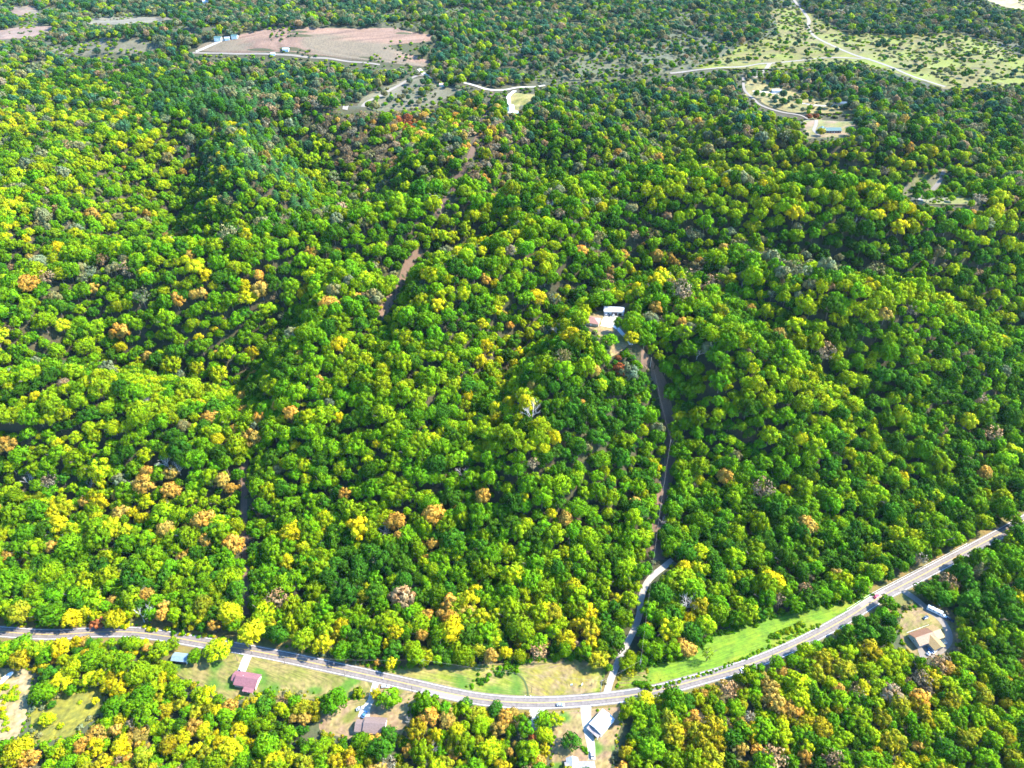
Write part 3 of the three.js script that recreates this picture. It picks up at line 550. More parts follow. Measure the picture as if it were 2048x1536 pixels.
// the largest in view become trees of their own
const inView = (t) => t.px > -12 && t.px < 2060 && t.py > -8 && t.py < 1552;
trees.sort((a, b) => (b.special ? 1e6 : 0) + b.s - (a.special ? 1e6 : 0) - a.s);
const singles = [], rest = []; let nBroad = 0, nPine = 0, nBare = 0;
for (const t of trees) {
  const ok = inView(t) && (t.special || (t.form === 'pine' ? nPine++ < 12 : t.form === 'bare' ? nBare++ < 12 : nBroad++ < 290));
  (ok ? singles : rest).push(t);
}
const mats = new Map();
function tintMat(kind) {
  const v = Math.floor(rnd() * 6), key = kind + v;
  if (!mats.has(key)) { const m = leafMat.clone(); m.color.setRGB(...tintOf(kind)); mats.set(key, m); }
  return mats.get(key);
}
const ZONES = [
  [(x, y, s) => s < 0 && x < 880, 'trees in the wood round the two houses below the road'],
  [(x, y, s) => s < 0 && x < 1780, 'trees in the wood below the road from the brown-roofed house to the green field'],
  [(x, y, s) => s < 0, 'trees in the wood round the tan-roofed house'],
  [(x, y) => x < 1300, 'trees in the forest left of the gravel driveway'],
  [() => true, 'trees in the forest right of the gravel driveway'],
];
const MARKS = [[30, 1420, 'the sandy yard'], [140, 1430, 'the rough yellow grass'], [364, 1315, 'the grey shed'], [497, 1362, 'the red-roofed house'], [750, 1450, 'the brown-roofed house'], [771, 1374, 'the parked white car'], [865, 1500, 'the grey twiggy tree'], [856, 1400, 'the tall roadside green tree'],
  [1075, 1440, 'the pale turn-off'], [1141, 1478, 'the round lawn tree'], [1203, 1445, 'the white metal building'], [1160, 1535, 'the bottom house'], [1300, 1395, 'the driveway mouth'], [1487, 1338, 'the white car on the road'], [1590, 1335, 'the leafless roadside tree'], [1722, 1270, 'the very dark roadside tree'],
  [1850, 1275, 'the tan-roofed house'], [1868, 1222, 'the camper trailer'], [1944, 1130, 'the tall grey-green conifer'], [1752, 1192, 'the red car'], [1412, 1300, 'the slim field tree'], [1350, 1150, 'the huge lime tree'], [1285, 1200, 'the gravel driveway'], [1322, 1030, 'the foot of the brown cut'], [1338, 900, 'the middle of the brown cut'],
  [1966, 995, 'the pale blue cabin roof'], [1850, 1120, 'the guard rail'], [340, 920, 'the tall dead trees'], [64, 960, 'the forked bare tree'], [490, 1000, 'the narrow dark cut'], [490, 1200, 'the foot of the narrow dark cut'], [236, 1225, 'the golden roadside tree'], [848, 1325, 'the guyed utility pole'], [1120, 1345, 'the mown straw field'], [980, 1350, 'the lime field'], [1222, 650, 'the hilltop clearing']];
const told = new Map();
const ORD = ['', 'second ', 'third ', 'fourth ', 'fifth ', 'sixth ', 'seventh ', 'eighth ', 'ninth ', 'tenth ', 'eleventh ', 'twelfth '];
const trunkOf = (i) => TRUNKS[i % 3];
for (const t of singles) if (!t.label) {
  let best = 1e9, m = null; for (const q of MARKS) { const d = Math.hypot(t.px - q[0], (t.py - q[1]) * 1.15); if (d < best) { best = d; m = q; } }
  const dx = t.px - m[0], dy = t.py - m[1], dir = Math.abs(dx) > Math.abs(dy) ? (dx > 0 ? 'right of ' : 'left of ') : dy > 0 ? 'below ' : 'above ';
  const size = t.r > 6.4 ? 'large ' : t.r < 4 ? 'small ' : '';
  t.what = (t.form === 'bare' ? 'leafless grey tree' : size + KINDS[t.kind][1] + (t.form === 'pine' ? ' conifer' : t.form === 'tall' ? ' narrow tree' : t.form === 'loose' ? ' thin-leaved tree' : ' rounded tree')) + ' ' + dir + m[2];
  t.far = best; told.has(t.what) ? told.get(t.what).push(t) : told.set(t.what, [t]);
}
for (const [w, l] of told) { l.sort((a, b) => a.far - b.far); l.forEach((t, i) => { t.say = l.length > 1 ? (ORD[i] ?? 'farther ') + 'nearest ' + w : w; }); }
const protos = new Map();
let serial = 0;
for (const t of singles) {
  const v = serial++;
  let name, label, group, cat = 'tree';
  if (t.form === 'bare') name = 'bare_tree'; else if (t.form === 'pine') name = 'conifer_tree'; else if (t.form === 'bush') { name = 'bush'; cat = 'bush'; } else name = 'broadleaf_tree';
  if (t.label) label = t.label;
  else {
    group = ZONES.find(([f]) => f(t.px, t.py, roadAt(t.x, t.z)))[1];
    label = t.say;
  }
  const list = CROWNS[t.form], vi = list ? v % list.length : v % 3, key = t.form + vi;
  let g = protos.get(key);
  if (!g) {
    g = new THREE.Group();
    if (t.form === 'bare') part('branches', BARES[vi], M.paleBark, g);
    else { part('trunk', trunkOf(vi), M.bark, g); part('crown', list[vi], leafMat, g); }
    protos.set(key, g);
  }
  const o = g.clone(); o.name = numbered(name); tag(o, label, cat, group);
  o.position.set(t.x, t.y, t.z); o.rotation.y = rnd() * 6.283;
  if (t.form === 'bare') o.children[0].scale.set(t.h, t.h * 0.75, t.h);
  else {
    const low = t.form === 'bush' ? 0 : Math.max(0.4, t.h * 0.16), top = new THREE.Box3().setFromBufferAttribute(list[vi].attributes.position).max.y;
    o.children[0].scale.set(t.h * 0.75, t.h * 0.6, t.h * 0.75);
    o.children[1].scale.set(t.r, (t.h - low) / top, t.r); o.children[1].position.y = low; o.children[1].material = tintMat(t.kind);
  }
  scene.add(o);
}
// all the others as one wood
{
  const wood = new THREE.Group(); wood.name = 'forest'; wood.userData = { kind: 'stuff', label: 'dense hillside forest of green, yellow and orange trees filling the view', category: 'forest' };
  const lots = new Map(), put = (k, t) => (lots.has(k) ? lots.get(k).push(t) : lots.set(k, [t]));
  rest.forEach((t, i) => put(t.form + ':' + i % (CROWNS[t.form]?.length ?? 3), t));
  const m = new THREE.Matrix4(), q = new THREE.Quaternion(), up = new THREE.Vector3(0, 1, 0), c = new THREE.Color();
  for (const [k, list] of lots) {
    const [form, vi] = k.split(':'), bare = form === 'bare', geo = bare ? BARES[+vi] : CROWNS[form][+vi];
    const top = bare ? 1 : new THREE.Box3().setFromBufferAttribute(geo.attributes.position).max.y;
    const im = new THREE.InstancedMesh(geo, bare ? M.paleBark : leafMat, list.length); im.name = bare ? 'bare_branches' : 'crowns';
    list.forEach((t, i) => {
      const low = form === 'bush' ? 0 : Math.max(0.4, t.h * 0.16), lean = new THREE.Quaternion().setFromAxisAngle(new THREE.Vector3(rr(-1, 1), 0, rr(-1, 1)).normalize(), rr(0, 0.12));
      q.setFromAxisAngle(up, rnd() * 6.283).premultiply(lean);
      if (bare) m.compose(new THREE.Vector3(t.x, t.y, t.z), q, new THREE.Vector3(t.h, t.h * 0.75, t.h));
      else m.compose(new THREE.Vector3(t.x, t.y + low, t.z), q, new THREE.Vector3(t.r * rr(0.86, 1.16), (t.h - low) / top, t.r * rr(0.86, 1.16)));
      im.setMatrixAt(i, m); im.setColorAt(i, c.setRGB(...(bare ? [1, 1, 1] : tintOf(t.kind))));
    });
    im.castShadow = im.receiveShadow = true; wood.add(im);
  }
  const near = rest.filter((t) => t.form !== 'bare' && Math.hypot(t.x, t.z) < 1000);
  for (let v = 0; v < 3; v++) {
    const l = near.filter((_, i) => i % 3 === v), im = new THREE.InstancedMesh(TRUNKS[v], M.bark, l.length); im.name = 'trunks';
    l.forEach((t, i) => { q.setFromAxisAngle(up, rnd() * 6.283); im.setMatrixAt(i, m.compose(new THREE.Vector3(t.x, t.y, t.z), q, new THREE.Vector3(t.h * 0.75, t.h * 0.6, t.h * 0.75))); });
    im.castShadow = true; wood.add(im);
  }
  scene.add(wood);
}
// low scrub, roadside weeds and the hedge along the ditch
{
  const add = (line, w, n, r0, r1, kinds) => { const pts = line.map((q) => ground(...q)), crs = catmull(pts.map((v) => [v.x, v.z]), n); for (const [x, z] of crs) { const X = x + rr(-w, w), Z = z + rr(-w, w); bushes.push([X, land(X, Z), Z, rr(r0, r1), rnd(), kinds]); } };
  add([[1300, 1378], [1360, 1362], [1420, 1344], [1500, 1312], [1560, 1285], [1600, 1266], [1640, 1250]], 1, 120, 0.5, 1.1, 'GL');
  add([[1535, 1278], [1560, 1268], [1590, 1256], [1605, 1250]], 2.2, 26, 0.9, 2, 'GL');
  add([[1275, 1374], [1290, 1370]], 2, 10, 1.2, 2, 'GG');
  add([[940, 1372], [975, 1352], [1010, 1338], [1040, 1335]], 4, 24, 0.8, 1.7, 'GD');
  add([[560, 1290], [640, 1306], [720, 1324], [790, 1342]], 2, 60, 0.6, 1.6, 'GS');
  add([[1300, 1330], [1380, 1305], [1440, 1266], [1560, 1228], [1680, 1204], [1740, 1186]], 2.5, 110, 0.8, 2.2, 'DG');
  add([[10, 1245], [120, 1252], [260, 1250], [380, 1268], [470, 1284]], 2, 60, 0.8, 2, 'GY');
  add([[1000, 1335], [1060, 1320], [1150, 1316], [1212, 1326]], 2, 50, 0.8, 2, 'DG');
  add([[0, 1380], [18, 1376], [30, 1386], [20, 1398], [2, 1400]], 3, 24, 0.8, 2, 'LY');
  add([[8, 1418], [12, 1440], [14, 1460]], 1.5, 14, 0.8, 1.6, 'LY');
  add([[1165, 1500], [1170, 1495], [1173, 1505]], 1, 5, 0.8, 1.3, 'GD');
  for (const o of EDGES) for (let i = 0; i < o.length; i++) {
    const a = ground(...o[i]), b = ground(...o[(i + 1) % o.length]), n = Math.round(a.distanceTo(b) / 1.5);
    for (let k = 0; k < n; k++) {
      const x = lerp(a.x, b.x, k / n) + rr(-1.6, 1.6), z = lerp(a.z, b.z, k / n) + rr(-1.6, 1.6), y = land(x, z), p = toPx(x, y, z), r = rr(0.35, 1.1);
      if (rnd() < 0.3 || Math.abs(roadAt(x, z)) < 6 || OPEN_LINES.some((l) => inBox(l.b, p[0], p[1]) && lineDist(l.p, p[0], p[1]) < l.w + 3)) continue;
      bushes.push([x, y, z, r, rnd(), 'AG']);
    }
  }
  const m = new THREE.Matrix4(), q = new THREE.Quaternion(), up = new THREE.Vector3(0, 1, 0), c = new THREE.Color();
  const g = new THREE.Group(); g.name = 'undergrowth'; g.userData = { kind: 'stuff', label: 'low bushes and weeds scattered over meadows, ditches and road banks', category: 'undergrowth' };
  for (let v = 0; v < 2; v++) {
    const l = bushes.filter((_, i) => i % 2 === v), im = new THREE.InstancedMesh(CROWNS.bush[v], leafMat, l.length); im.name = 'bushes';
    l.forEach(([x, y, z, r, u, kinds], i) => {
      q.setFromAxisAngle(up, rnd() * 6.283); im.setMatrixAt(i, m.compose(new THREE.Vector3(x, y - 0.1, z), q, new THREE.Vector3(r, r * rr(0.8, 1.2), r)));
      const k = kinds ? kinds[u < 0.5 ? 0 : 1] : u < 0.45 ? 'S' : u < 0.6 ? 'G' : u < 0.85 ? 'L' : 'M';
      im.setColorAt(i, c.setRGB(...tintOf(k)));
    });
    im.castShadow = im.receiveShadow = true; g.add(im);
  }
  scene.add(g);
}

// ------------------------------------------------------------------ buildings
function gableRoof(w, d, rise, over = 0.5, th = 0.18) {     // ridge along x, eaves at y 0
  const hd = d / 2, k = rise / hd, e = hd + over, s = new THREE.Shape();
  s.moveTo(-e, -k * over); s.lineTo(0, rise); s.lineTo(e, -k * over); s.lineTo(e, -k * over + th); s.lineTo(0, rise + th * 1.15); s.lineTo(-e, -k * over + th); s.closePath();
  const g = new THREE.ExtrudeGeometry(s, { depth: w + 2 * over, bevelEnabled: false }).translate(0, 0, -(w / 2 + over)).rotateY(Math.PI / 2);
  const p = g.attributes.position, uv = g.attributes.uv; for (let i = 0; i < p.count; i++) uv.setXY(i, p.getX(i), p.getZ(i)); return g;
}
function gableWalls(w, d, h, rise, sink = 1.5) {
  const s = new THREE.Shape(); s.moveTo(-d / 2, -sink); s.lineTo(d / 2, -sink); s.lineTo(d / 2, h - 0.02); s.lineTo(0, h + rise - 0.02); s.lineTo(-d / 2, h - 0.02); s.closePath();
  const g = new THREE.ExtrudeGeometry(s, { depth: w, bevelEnabled: false }).translate(0, 0, -w / 2).rotateY(Math.PI / 2);
  return g;
}
function hipRoof(w, d, rise, over = 0.6) {
  const a = w / 2 + over, b = d / 2 + over, r = Math.max(0.2, w / 2 - d / 2), P = [[-a, 0, -b], [a, 0, -b], [a, 0, b], [-a, 0, b], [-r, rise, 0], [r, rise, 0]];
  const F = [[0, 4, 5], [0, 5, 1], [2, 5, 4], [2, 4, 3], [1, 5, 2], [3, 4, 0], [0, 1, 2], [0, 2, 3]], pos = [], uv = [];
  for (const f of F) for (const i of f) { pos.push(...P[i]); uv.push(P[i][0], P[i][2]); }
  const g = new THREE.BufferGeometry(); g.setAttribute('position', new THREE.Float32BufferAttribute(pos, 3)); g.setAttribute('uv', new THREE.Float32BufferAttribute(uv, 2)); g.computeVertexNormals(); return g;
}
function windowPart(parent, side, u, y, w, h, dist) {     // side: [nx, nz] outward; u along the wall
  const yaw = Math.atan2(side[0], side[1]), f = part('window', merged(box(w + 0.2, 0.1, 0.08, 0, h / 2), box(w + 0.2, 0.1, 0.1, 0, -h / 2), box(0.1, h, 0.08, -w / 2), box(0.1, h, 0.08, w / 2), box(0.05, h, 0.06)), M.white, parent);
  part('pane', box(w, h, 0.03), M.glass, f);
  f.rotation.y = yaw; f.position.set(side[0] * dist + side[1] * u, y, side[1] * dist - side[0] * u); return f;
}
function doorPart(parent, side, u, dist, mat, w = 1, h = 2.05) {
  const yaw = Math.atan2(side[0], side[1]), f = part('door', merged(box(w, h, 0.06, 0, h / 2), box(0.08, h, 0.1, -w / 2, h / 2), box(0.08, h, 0.1, w / 2, h / 2), box(w + 0.16, 0.08, 0.1, 0, h)), mat, parent);
  part('handle', box(0.06, 0.12, 0.06, w * 0.38, h * 0.48, 0.06), M.steel, f);
  f.rotation.y = yaw; f.position.set(side[0] * dist + side[1] * u, 0, side[1] * dist - side[0] * u); return f;
}
function house(name, px, py, yaw, w, d, h, rise, roofMat, wallMat, label, o = {}) {
  const p = ground(px, py), t = base(name, p, yaw, label, o.cat ?? 'house');
  part('wall', o.hip ? box(w, h + 1.5, d, 0, (h - 1.5) / 2) : gableWalls(w, d, h, rise), wallMat, t);
  part('roof', o.hip ? hipRoof(w, d, rise) : gableRoof(w, d, rise, o.over ?? 0.5), roofMat, t, [0, h, 0]);
  if (o.windows !== 0) {
    const n = Math.max(2, Math.floor(w / 3.6));
    for (const s of [1, -1]) for (let i = 0; i < n; i++) { const u = (i + 0.5) / n * w - w / 2; if (s === 1 && i === (n >> 1)) doorPart(t, [0, 1], u, d / 2 + 0.03, o.doorMat ?? M.white); else windowPart(t, [0, s], u, 1.5, 1.1, 1.1, d / 2 + 0.03); }
    for (const s of [1, -1]) windowPart(t, [s, 0], 0, 1.5, 1.1, 1.1, w / 2 + 0.03);
  }
  if (o.chimney) part('chimney', merged(box(0.7, 1.6, 0.7), box(0.85, 0.15, 0.85, 0, 0.8)), M.brick, t, [o.chimney[0], h + rise * 0.6 + 0.6, o.chimney[1]]);
  return t;
}
const RED = metalRoof(col(0.24, 0.095, 0.1)), BROWN = metalRoof(col(0.2, 0.135, 0.11), { bumpScale: 0.02 }), WHITE = metalRoof(col(0.5, 0.5, 0.52)), TEAL = metalRoof(col(0.05, 0.125, 0.12), { roughness: 0.75 }), BLUE = metalRoof(col(0.012, 0.055, 0.1), { roughness: 0.75 }), GREYBLUE = metalRoof(col(0.2, 0.27, 0.31)), TAN = metalRoof(col(0.3, 0.19, 0.06)), RUST = metalRoof(col(0.2, 0.09, 0.035));
const W_WHITE = siding(col(0.72, 0.71, 0.68)), W_GREY = siding(col(0.42, 0.41, 0.4)), W_TAN = siding(col(0.5, 0.4, 0.29)), W_BROWN = siding(col(0.16, 0.1, 0.08));

{ // red-roofed house
  const t = house('red_roofed_house', 497, 1364, -0.17, 13.6, 8.4, 2.8, 1.9, RED, W_TAN, 'single-storey house with dusty red metal roof at the end of the white gravel drive');
  const wing = part('wing_wall', gableWalls(3.6, 6, 2.4, 1.4), W_TAN, t, [-8.2, 0, -1.2]); part('roof', gableRoof(3.4, 6, 1.4, 0.3), RED, wing, [0, 2.4, 0]);
  const porch = part('porch_roof', box(7, 0.15, 3.6).rotateX(0.12), RED, t, [3.4, 2.5, 5.7]);
  for (const x of [-3.2, 0, 3.2]) part('post', new THREE.CylinderGeometry(0.08, 0.08, 2.5, 6), M.white, porch, [x, -1.35, 1.5]);
  part('vent_pipe', new THREE.CylinderGeometry(0.12, 0.14, 1, 8), M.white, t, [-3, 4.2, -1.2]);
}
{ // grey shed
  const t = house('shed', 363, 1319, -0.12, 9.4, 5, 2.6, 1, GREYBLUE, W_BROWN, 'old shed with pale blue-grey metal roof and dark open front below the road', { cat: 'shed', windows: 0 });
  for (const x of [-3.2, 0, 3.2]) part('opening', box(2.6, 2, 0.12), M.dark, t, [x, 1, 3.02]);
  for (const s of [-1, 1]) part('end_wall', box(0.12, 2.5, 5.8), W_WHITE, t, [s * 5.05, 1.25, 0]);
}
{ // brown-roofed house
  const t = house('brown_roofed_house', 751, 1456, -0.06, 12, 9.2, 3, 2.3, BROWN, W_WHITE, 'house with weathered brown roof and white gable end among trees', { windows: 1 });
  const wing = part('garage_wall', gableWalls(5.2, 7, 2.5, 1.7), W_WHITE, t, [-8.7, 0, 0.4]); part('roof', gableRoof(5, 7, 1.7, 0.35), BROWN, wing, [0, 2.5, 0]);
  part('garage_door', box(3, 2.1, 0.08), M.white, wing, [0, 1.05, -3.55]);
}
{ // white metal building
  const t = house('metal_building', 1203, 1449, 0.79, 12.2, 8.6, 3.4, 1.1, WHITE, W_WHITE, 'white metal building with plain white roof standing askew beside the drive', { cat: 'garage', windows: 0, over: 0.3 });
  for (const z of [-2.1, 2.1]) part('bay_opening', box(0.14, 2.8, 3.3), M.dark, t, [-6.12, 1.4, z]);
  const lean = part('lean_to_roof', box(2.6, 0.12, 8.6).rotateZ(0.12), metalRoof(col(0.3, 0.24, 0.22)), t, [-7.7, 2.7, 0]);
  for (const z of [-4, 0, 4]) part('post', box(0.14, 2.6, 0.14), M.white, lean, [-1.1, -1.4, z]);
}
{ // house at the bottom edge
  const t = house('white_roofed_house', 1160, 1546, 0.04, 16, 9, 3, 2.2, metalRoof(col(0.27, 0.245, 0.25)), W_WHITE, 'house with pale grey roof cut off by the bottom edge of the picture');
  const wing = part('cross_wing', gableWalls(9, 6, 3, 1.9), W_WHITE, t, [-4, 0, -2.5]); wing.rotation.y = Math.PI / 2; part('roof', gableRoof(8.6, 6, 1.9, 0.4), WHITE, wing, [0, 3, 0]);
}
{ // tan-roofed house
  const t = house('tan_roofed_house', 1850, 1276, 0.33, 19.5, 9, 3, 1.9, RUST, W_GREY, 'large house with rust-streaked tan metal roof and a front wing inside the gravel loop');
  const wing = part('front_wing', gableWalls(9, 8, 2.8, 1.6), W_GREY, t, [1.2, 0, 5.2]); wing.rotation.y = Math.PI / 2; part('roof', gableRoof(9.6, 8.2, 1.7, 0.5), TAN, wing, [0, 2.8, 0]);
  part('end_roof', gableRoof(5.4, 9.2, 1.95, 0.4), TAN, t, [7.2, 3.06, 0]);
  const deck = part('deck', box(4.4, 0.2, 3.4), std(col(0.45, 0.34, 0.2)), t, [7.4, 0.6, 6.4]);
  part('railing', merged(box(4.4, 0.08, 0.08, 0, 1, 1.7), box(0.08, 0.08, 3.4, 2.2, 1, 0), ...[-2.2, -1.1, 0, 1.1, 2.2].map((x) => box(0.08, 1, 0.08, x, 0.5, 1.7))), M.white, deck);
  for (let i = 0; i < 9; i++) { const p = part('back_railing', merged(box(1.9, 0.1, 0.08, 0, 1.0), box(1.9, 0.1, 0.08, 0, 0.5), box(0.12, 1.2, 0.12, -0.95, 0.6)), M.white, t, [-8 + i * 2, 0.2, -6.6]); p.rotation.y = 0.02; }
}
{ // hilltop barn and house
  const t = house('white_barn', 1227, 626, -0.08, 17, 8, 4, 2.2, WHITE, W_WHITE, 'long white-roofed barn at the top of the hilltop clearing', { cat: 'barn', windows: 0 });
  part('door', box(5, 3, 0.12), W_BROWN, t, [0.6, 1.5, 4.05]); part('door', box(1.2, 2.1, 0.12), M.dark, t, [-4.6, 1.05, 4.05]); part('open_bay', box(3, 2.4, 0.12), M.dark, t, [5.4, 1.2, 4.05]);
  house('brown_hilltop_house', 1184, 646, -0.3, 13, 10, 3, 2.6, metalRoof(col(0.3, 0.14, 0.1), { bumpScale: 0.02 }), W_TAN, 'house with reddish-brown hipped roof half hidden by trees in the hilltop clearing', { hip: true });
}
{ // far houses
  const t = house('teal_roofed_house', 1663, 264, 0.02, 22, 10, 3.4, 2.6, TEAL, W_BROWN, 'far long house with teal metal roof and dark log walls in an orange-tan yard', { chimney: [-3, -1] });
  const wing = part('cross_wing', gableWalls(13, 9, 3.8, 3), W_BROWN, t, [-15, 0, 1.5]); wing.rotation.y = 1.2; part('roof', gableRoof(13, 9, 3, 0.5), TEAL, wing, [0, 3.8, 0]);
  house('blue_roofed_building', 1682, 210, 0, 24, 9, 3.6, 1.8, BLUE, W_TAN, 'far long building with dark blue roof against the trees');
  house('small_white_house', 1552, 184, 0.05, 15, 8, 3.2, 1.6, WHITE, W_WHITE, 'far low white house above the winding pale drive');
  house('farmhouse', 1012, 224, 0.1, 9, 8, 4, 2.6, TEAL, W_WHITE, 'far farmhouse with dark teal roof at the left of its white concrete drive', { cat: 'farmhouse' });
  house('farm_garage', 1030, 229, 0, 9, 7, 3, 1.8, metalRoof(col(0.5, 0.66, 0.66)), W_WHITE, 'far pale-roofed garage at the foot of the white concrete drive', { cat: 'garage' });
  house('small_pink_house', 886, 172, 0.1, 12, 8, 3, 2, metalRoof(col(0.4, 0.27, 0.22)), W_WHITE, 'far small pinkish-roofed house among trees right of the gravel road bend');
  house('barn', 437, 80, 0, 13, 9, 4, 2.4, TEAL, W_WHITE, 'far teal-roofed barn, leftmost of the farm buildings on the brown field', { cat: 'barn' });
  house('farm_shed', 455, 79, 0.2, 9, 7, 3, 1.6, WHITE, W_WHITE, 'far white shed between the two teal-roofed barns', { cat: 'shed' });
  house('barn', 470, 76, 0, 11, 8, 4, 2, TEAL, W_WHITE, 'far small teal-roofed barn at the right of the farm buildings on the brown field', { cat: 'barn' });
  house('white_cottage', 572, 101, 0, 11, 7, 3, 1.6, WHITE, W_WHITE, 'far tiny white cottage beside the farm road below the brown field', { cat: 'cottage' });
  house('white_gabled_house', 414, 6, 0.2, 18, 11, 5, 5, metalRoof(col(0.5, 0.6, 0.75)), W_WHITE, 'far white gabled house at the very top edge left of centre');
  house('white_shed', 546, 110, 0.3, 8, 6, 2.6, 1.4, W_GREY, W_WHITE, 'far pale shed at the near side of the farm road', { cat: 'shed' });
  house('blue_roofed_cabin', 1966, 1000, 0.5, 7, 6, 2.8, 1.4, metalRoof(col(0.4, 0.55, 0.68)), W_WHITE, 'corner of a pale blue roof showing between trees above the right end of the road', { cat: 'cabin' });
}

// ------------------------------------------------------------------ vehicles
function wheels(t, xs, zs, r) { for (const x of xs) for (const z of zs) { const w = part('wheel', new THREE.CylinderGeometry(r, r, 0.22, 14).rotateX(Math.PI / 2), M.rubber, t, [x, r, z]); part('rim', new THREE.CylinderGeometry(r * 0.6, r * 0.6, 0.24, 10).rotateX(Math.PI / 2), M.steel, w); } }
const profile = (pts, width, bevel = 0.06) => { const s = new THREE.Shape(); pts.forEach(([x, y], i) => (i ? s.lineTo(x, y) : s.moveTo(x, y))); s.closePath(); return new THREE.ExtrudeGeometry(s, { depth: width - 2 * bevel, bevelEnabled: true, bevelThickness: bevel, bevelSize: bevel, bevelSegments: 2 }).translate(0, 0, -(width / 2 - bevel)); };
const paint = (c) => new THREE.MeshPhysicalMaterial({ color: c, roughness: 0.35, clearcoat: 0.8, clearcoatRoughness: 0.1 });
function car(px, py, yaw, c, label, kind = 'car') {
  const t = base(kind === 'pickup' ? 'pickup_truck' : kind === 'suv' ? 'suv' : 'car', ground(px, py), yaw, label, kind === 'pickup' ? 'pickup truck' : 'car'), m = paint(c);
  t.position.y += 0.06;
  if (kind === 'pickup') {
    part('body', profile([[-2.8, 0.45], [2.75, 0.45], [2.8, 0.95], [1.2, 1.05], [-2.75, 1.05]], 1.95), m, t);
    part('cab', profile([[-0.7, 1.05], [1.15, 1.05], [0.55, 1.75], [-0.55, 1.8]], 1.75), m, t);
    part('bed', box(1.9, 0.06, 1.6), M.dark, t, [-1.75, 1.13, 0]);
    part('windscreen', box(0.04, 0.75, 1.5).rotateZ(0.72), M.glass, t, [0.93, 1.42, 0]); part('rear_window', box(0.04, 0.5, 1.4).rotateZ(-0.2), M.glass, t, [-0.72, 1.45, 0]);
    for (const z of [-0.9, 0.9]) part('side_window', box(1, 0.42, 0.04), M.glass, t, [0.05, 1.45, z]);
    wheels(t, [-1.8, 1.8], [-0.88, 0.88], 0.4);
  } else {
    const k = kind === 'suv' ? 0.18 : 0;
    part('body', profile([[-2.25, 0.4], [2.2, 0.4], [2.28, 0.72], [1.2, 0.92 + k], [-2.1, 0.98 + k], [-2.3, 0.75]], 1.85), m, t);
    part('cabin', profile([[-1.95, 0.95 + k], [1.1, 0.92 + k], [0.35, 1.42 + k], [-1.35, 1.45 + k]], 1.6), M.glass, t);
    part('roof', profile([[-1.3, 1.46 + k], [0.3, 1.44 + k], [0.2, 1.52 + k], [-1.2, 1.54 + k]], 1.5, 0.03), m, t);
    wheels(t, [-1.4, 1.4], [-0.85, 0.85], 0.34);
  }
  const L = kind === 'pickup' ? 2.85 : 2.3;
  for (const z of [-0.65, 0.65]) { part('headlight', box(0.08, 0.16, 0.36), M.lamp, t, [L - 0.02, 0.72, z]); part('tail_light', box(0.08, 0.16, 0.3), M.tail, t, [-L + 0.02, 0.8, z]); }
  return t;
}
const SILVER = col(0.45, 0.47, 0.5), WHITEC = col(0.8, 0.8, 0.8), BLACK = col(0.015, 0.015, 0.018), BLUEC = col(0.06, 0.16, 0.3), REDC = col(0.5, 0.012, 0.02);
car(1121, 1411, 0.02, SILVER, 'silver-grey car driving on the road above the white metal building', 'suv');
car(1752, 1194, 0.62, REDC, 'bright red car on the road at the end of the green field');
car(1487, 1339, 0.36, WHITEC, 'white car on the road below the bright green field');
car(771, 1374, 0.05, WHITEC, 'white van-like car parked on grass right of the white concrete drive', 'suv');
car(720, 1418, 0.35, SILVER, 'silver car parked on dirt left of the brown-roofed house drive');
car(729, 1430, 1.2, BLUEC, 'blue-grey car parked close behind the brown-roofed house');
car(482, 1341, 1.1, WHITEC, 'white pickup parked on the white gravel beside the red-roofed house', 'pickup');
car(1188, 1466, -0.75, WHITEC, 'white pickup parked before the open end of the white metal building', 'pickup');
car(1184, 1510, 1.68, WHITEC, 'white car on the drive just above the bottom house');
car(1860, 1297, 0.7, BLUEC, 'blue car parked below the tan-roofed house, uppermost of four', 'car');
car(1872, 1299, 0.7, WHITEC, 'white pickup at the right of the cars below the tan-roofed house', 'pickup');
car(1858, 1307, 0.6, SILVER, 'grey car lowest of those parked below the tan-roofed house');
car(1867, 1304, 0.7, WHITEC, 'white car between the grey one and the white pickup below the tan-roofed house');
car(1851, 1236, 0.5, BLACK, 'black car on shaded grass behind the tan-roofed house');
car(1887, 1234, -0.6, WHITEC, 'white-nosed pickup on the gravel loop in front of the camper', 'pickup');
car(1898, 1240, -0.6, col(0.02, 0.03, 0.06), 'dark blue pickup in tree shade beyond the camper', 'pickup');
car(1882, 1209, 0.2, WHITEC, 'white car parked on dirt behind the camper', 'suv');
car(1213, 632, 0.2, col(0.3, 0.3, 0.34), 'grey car parked before the left end of the white hilltop barn', 'suv');
car(1219, 631, 1.3, BLACK, 'black car in the middle before the white hilltop barn');
car(1227, 631, 1.3, WHITEC, 'white car at the right before the white hilltop barn', 'suv');
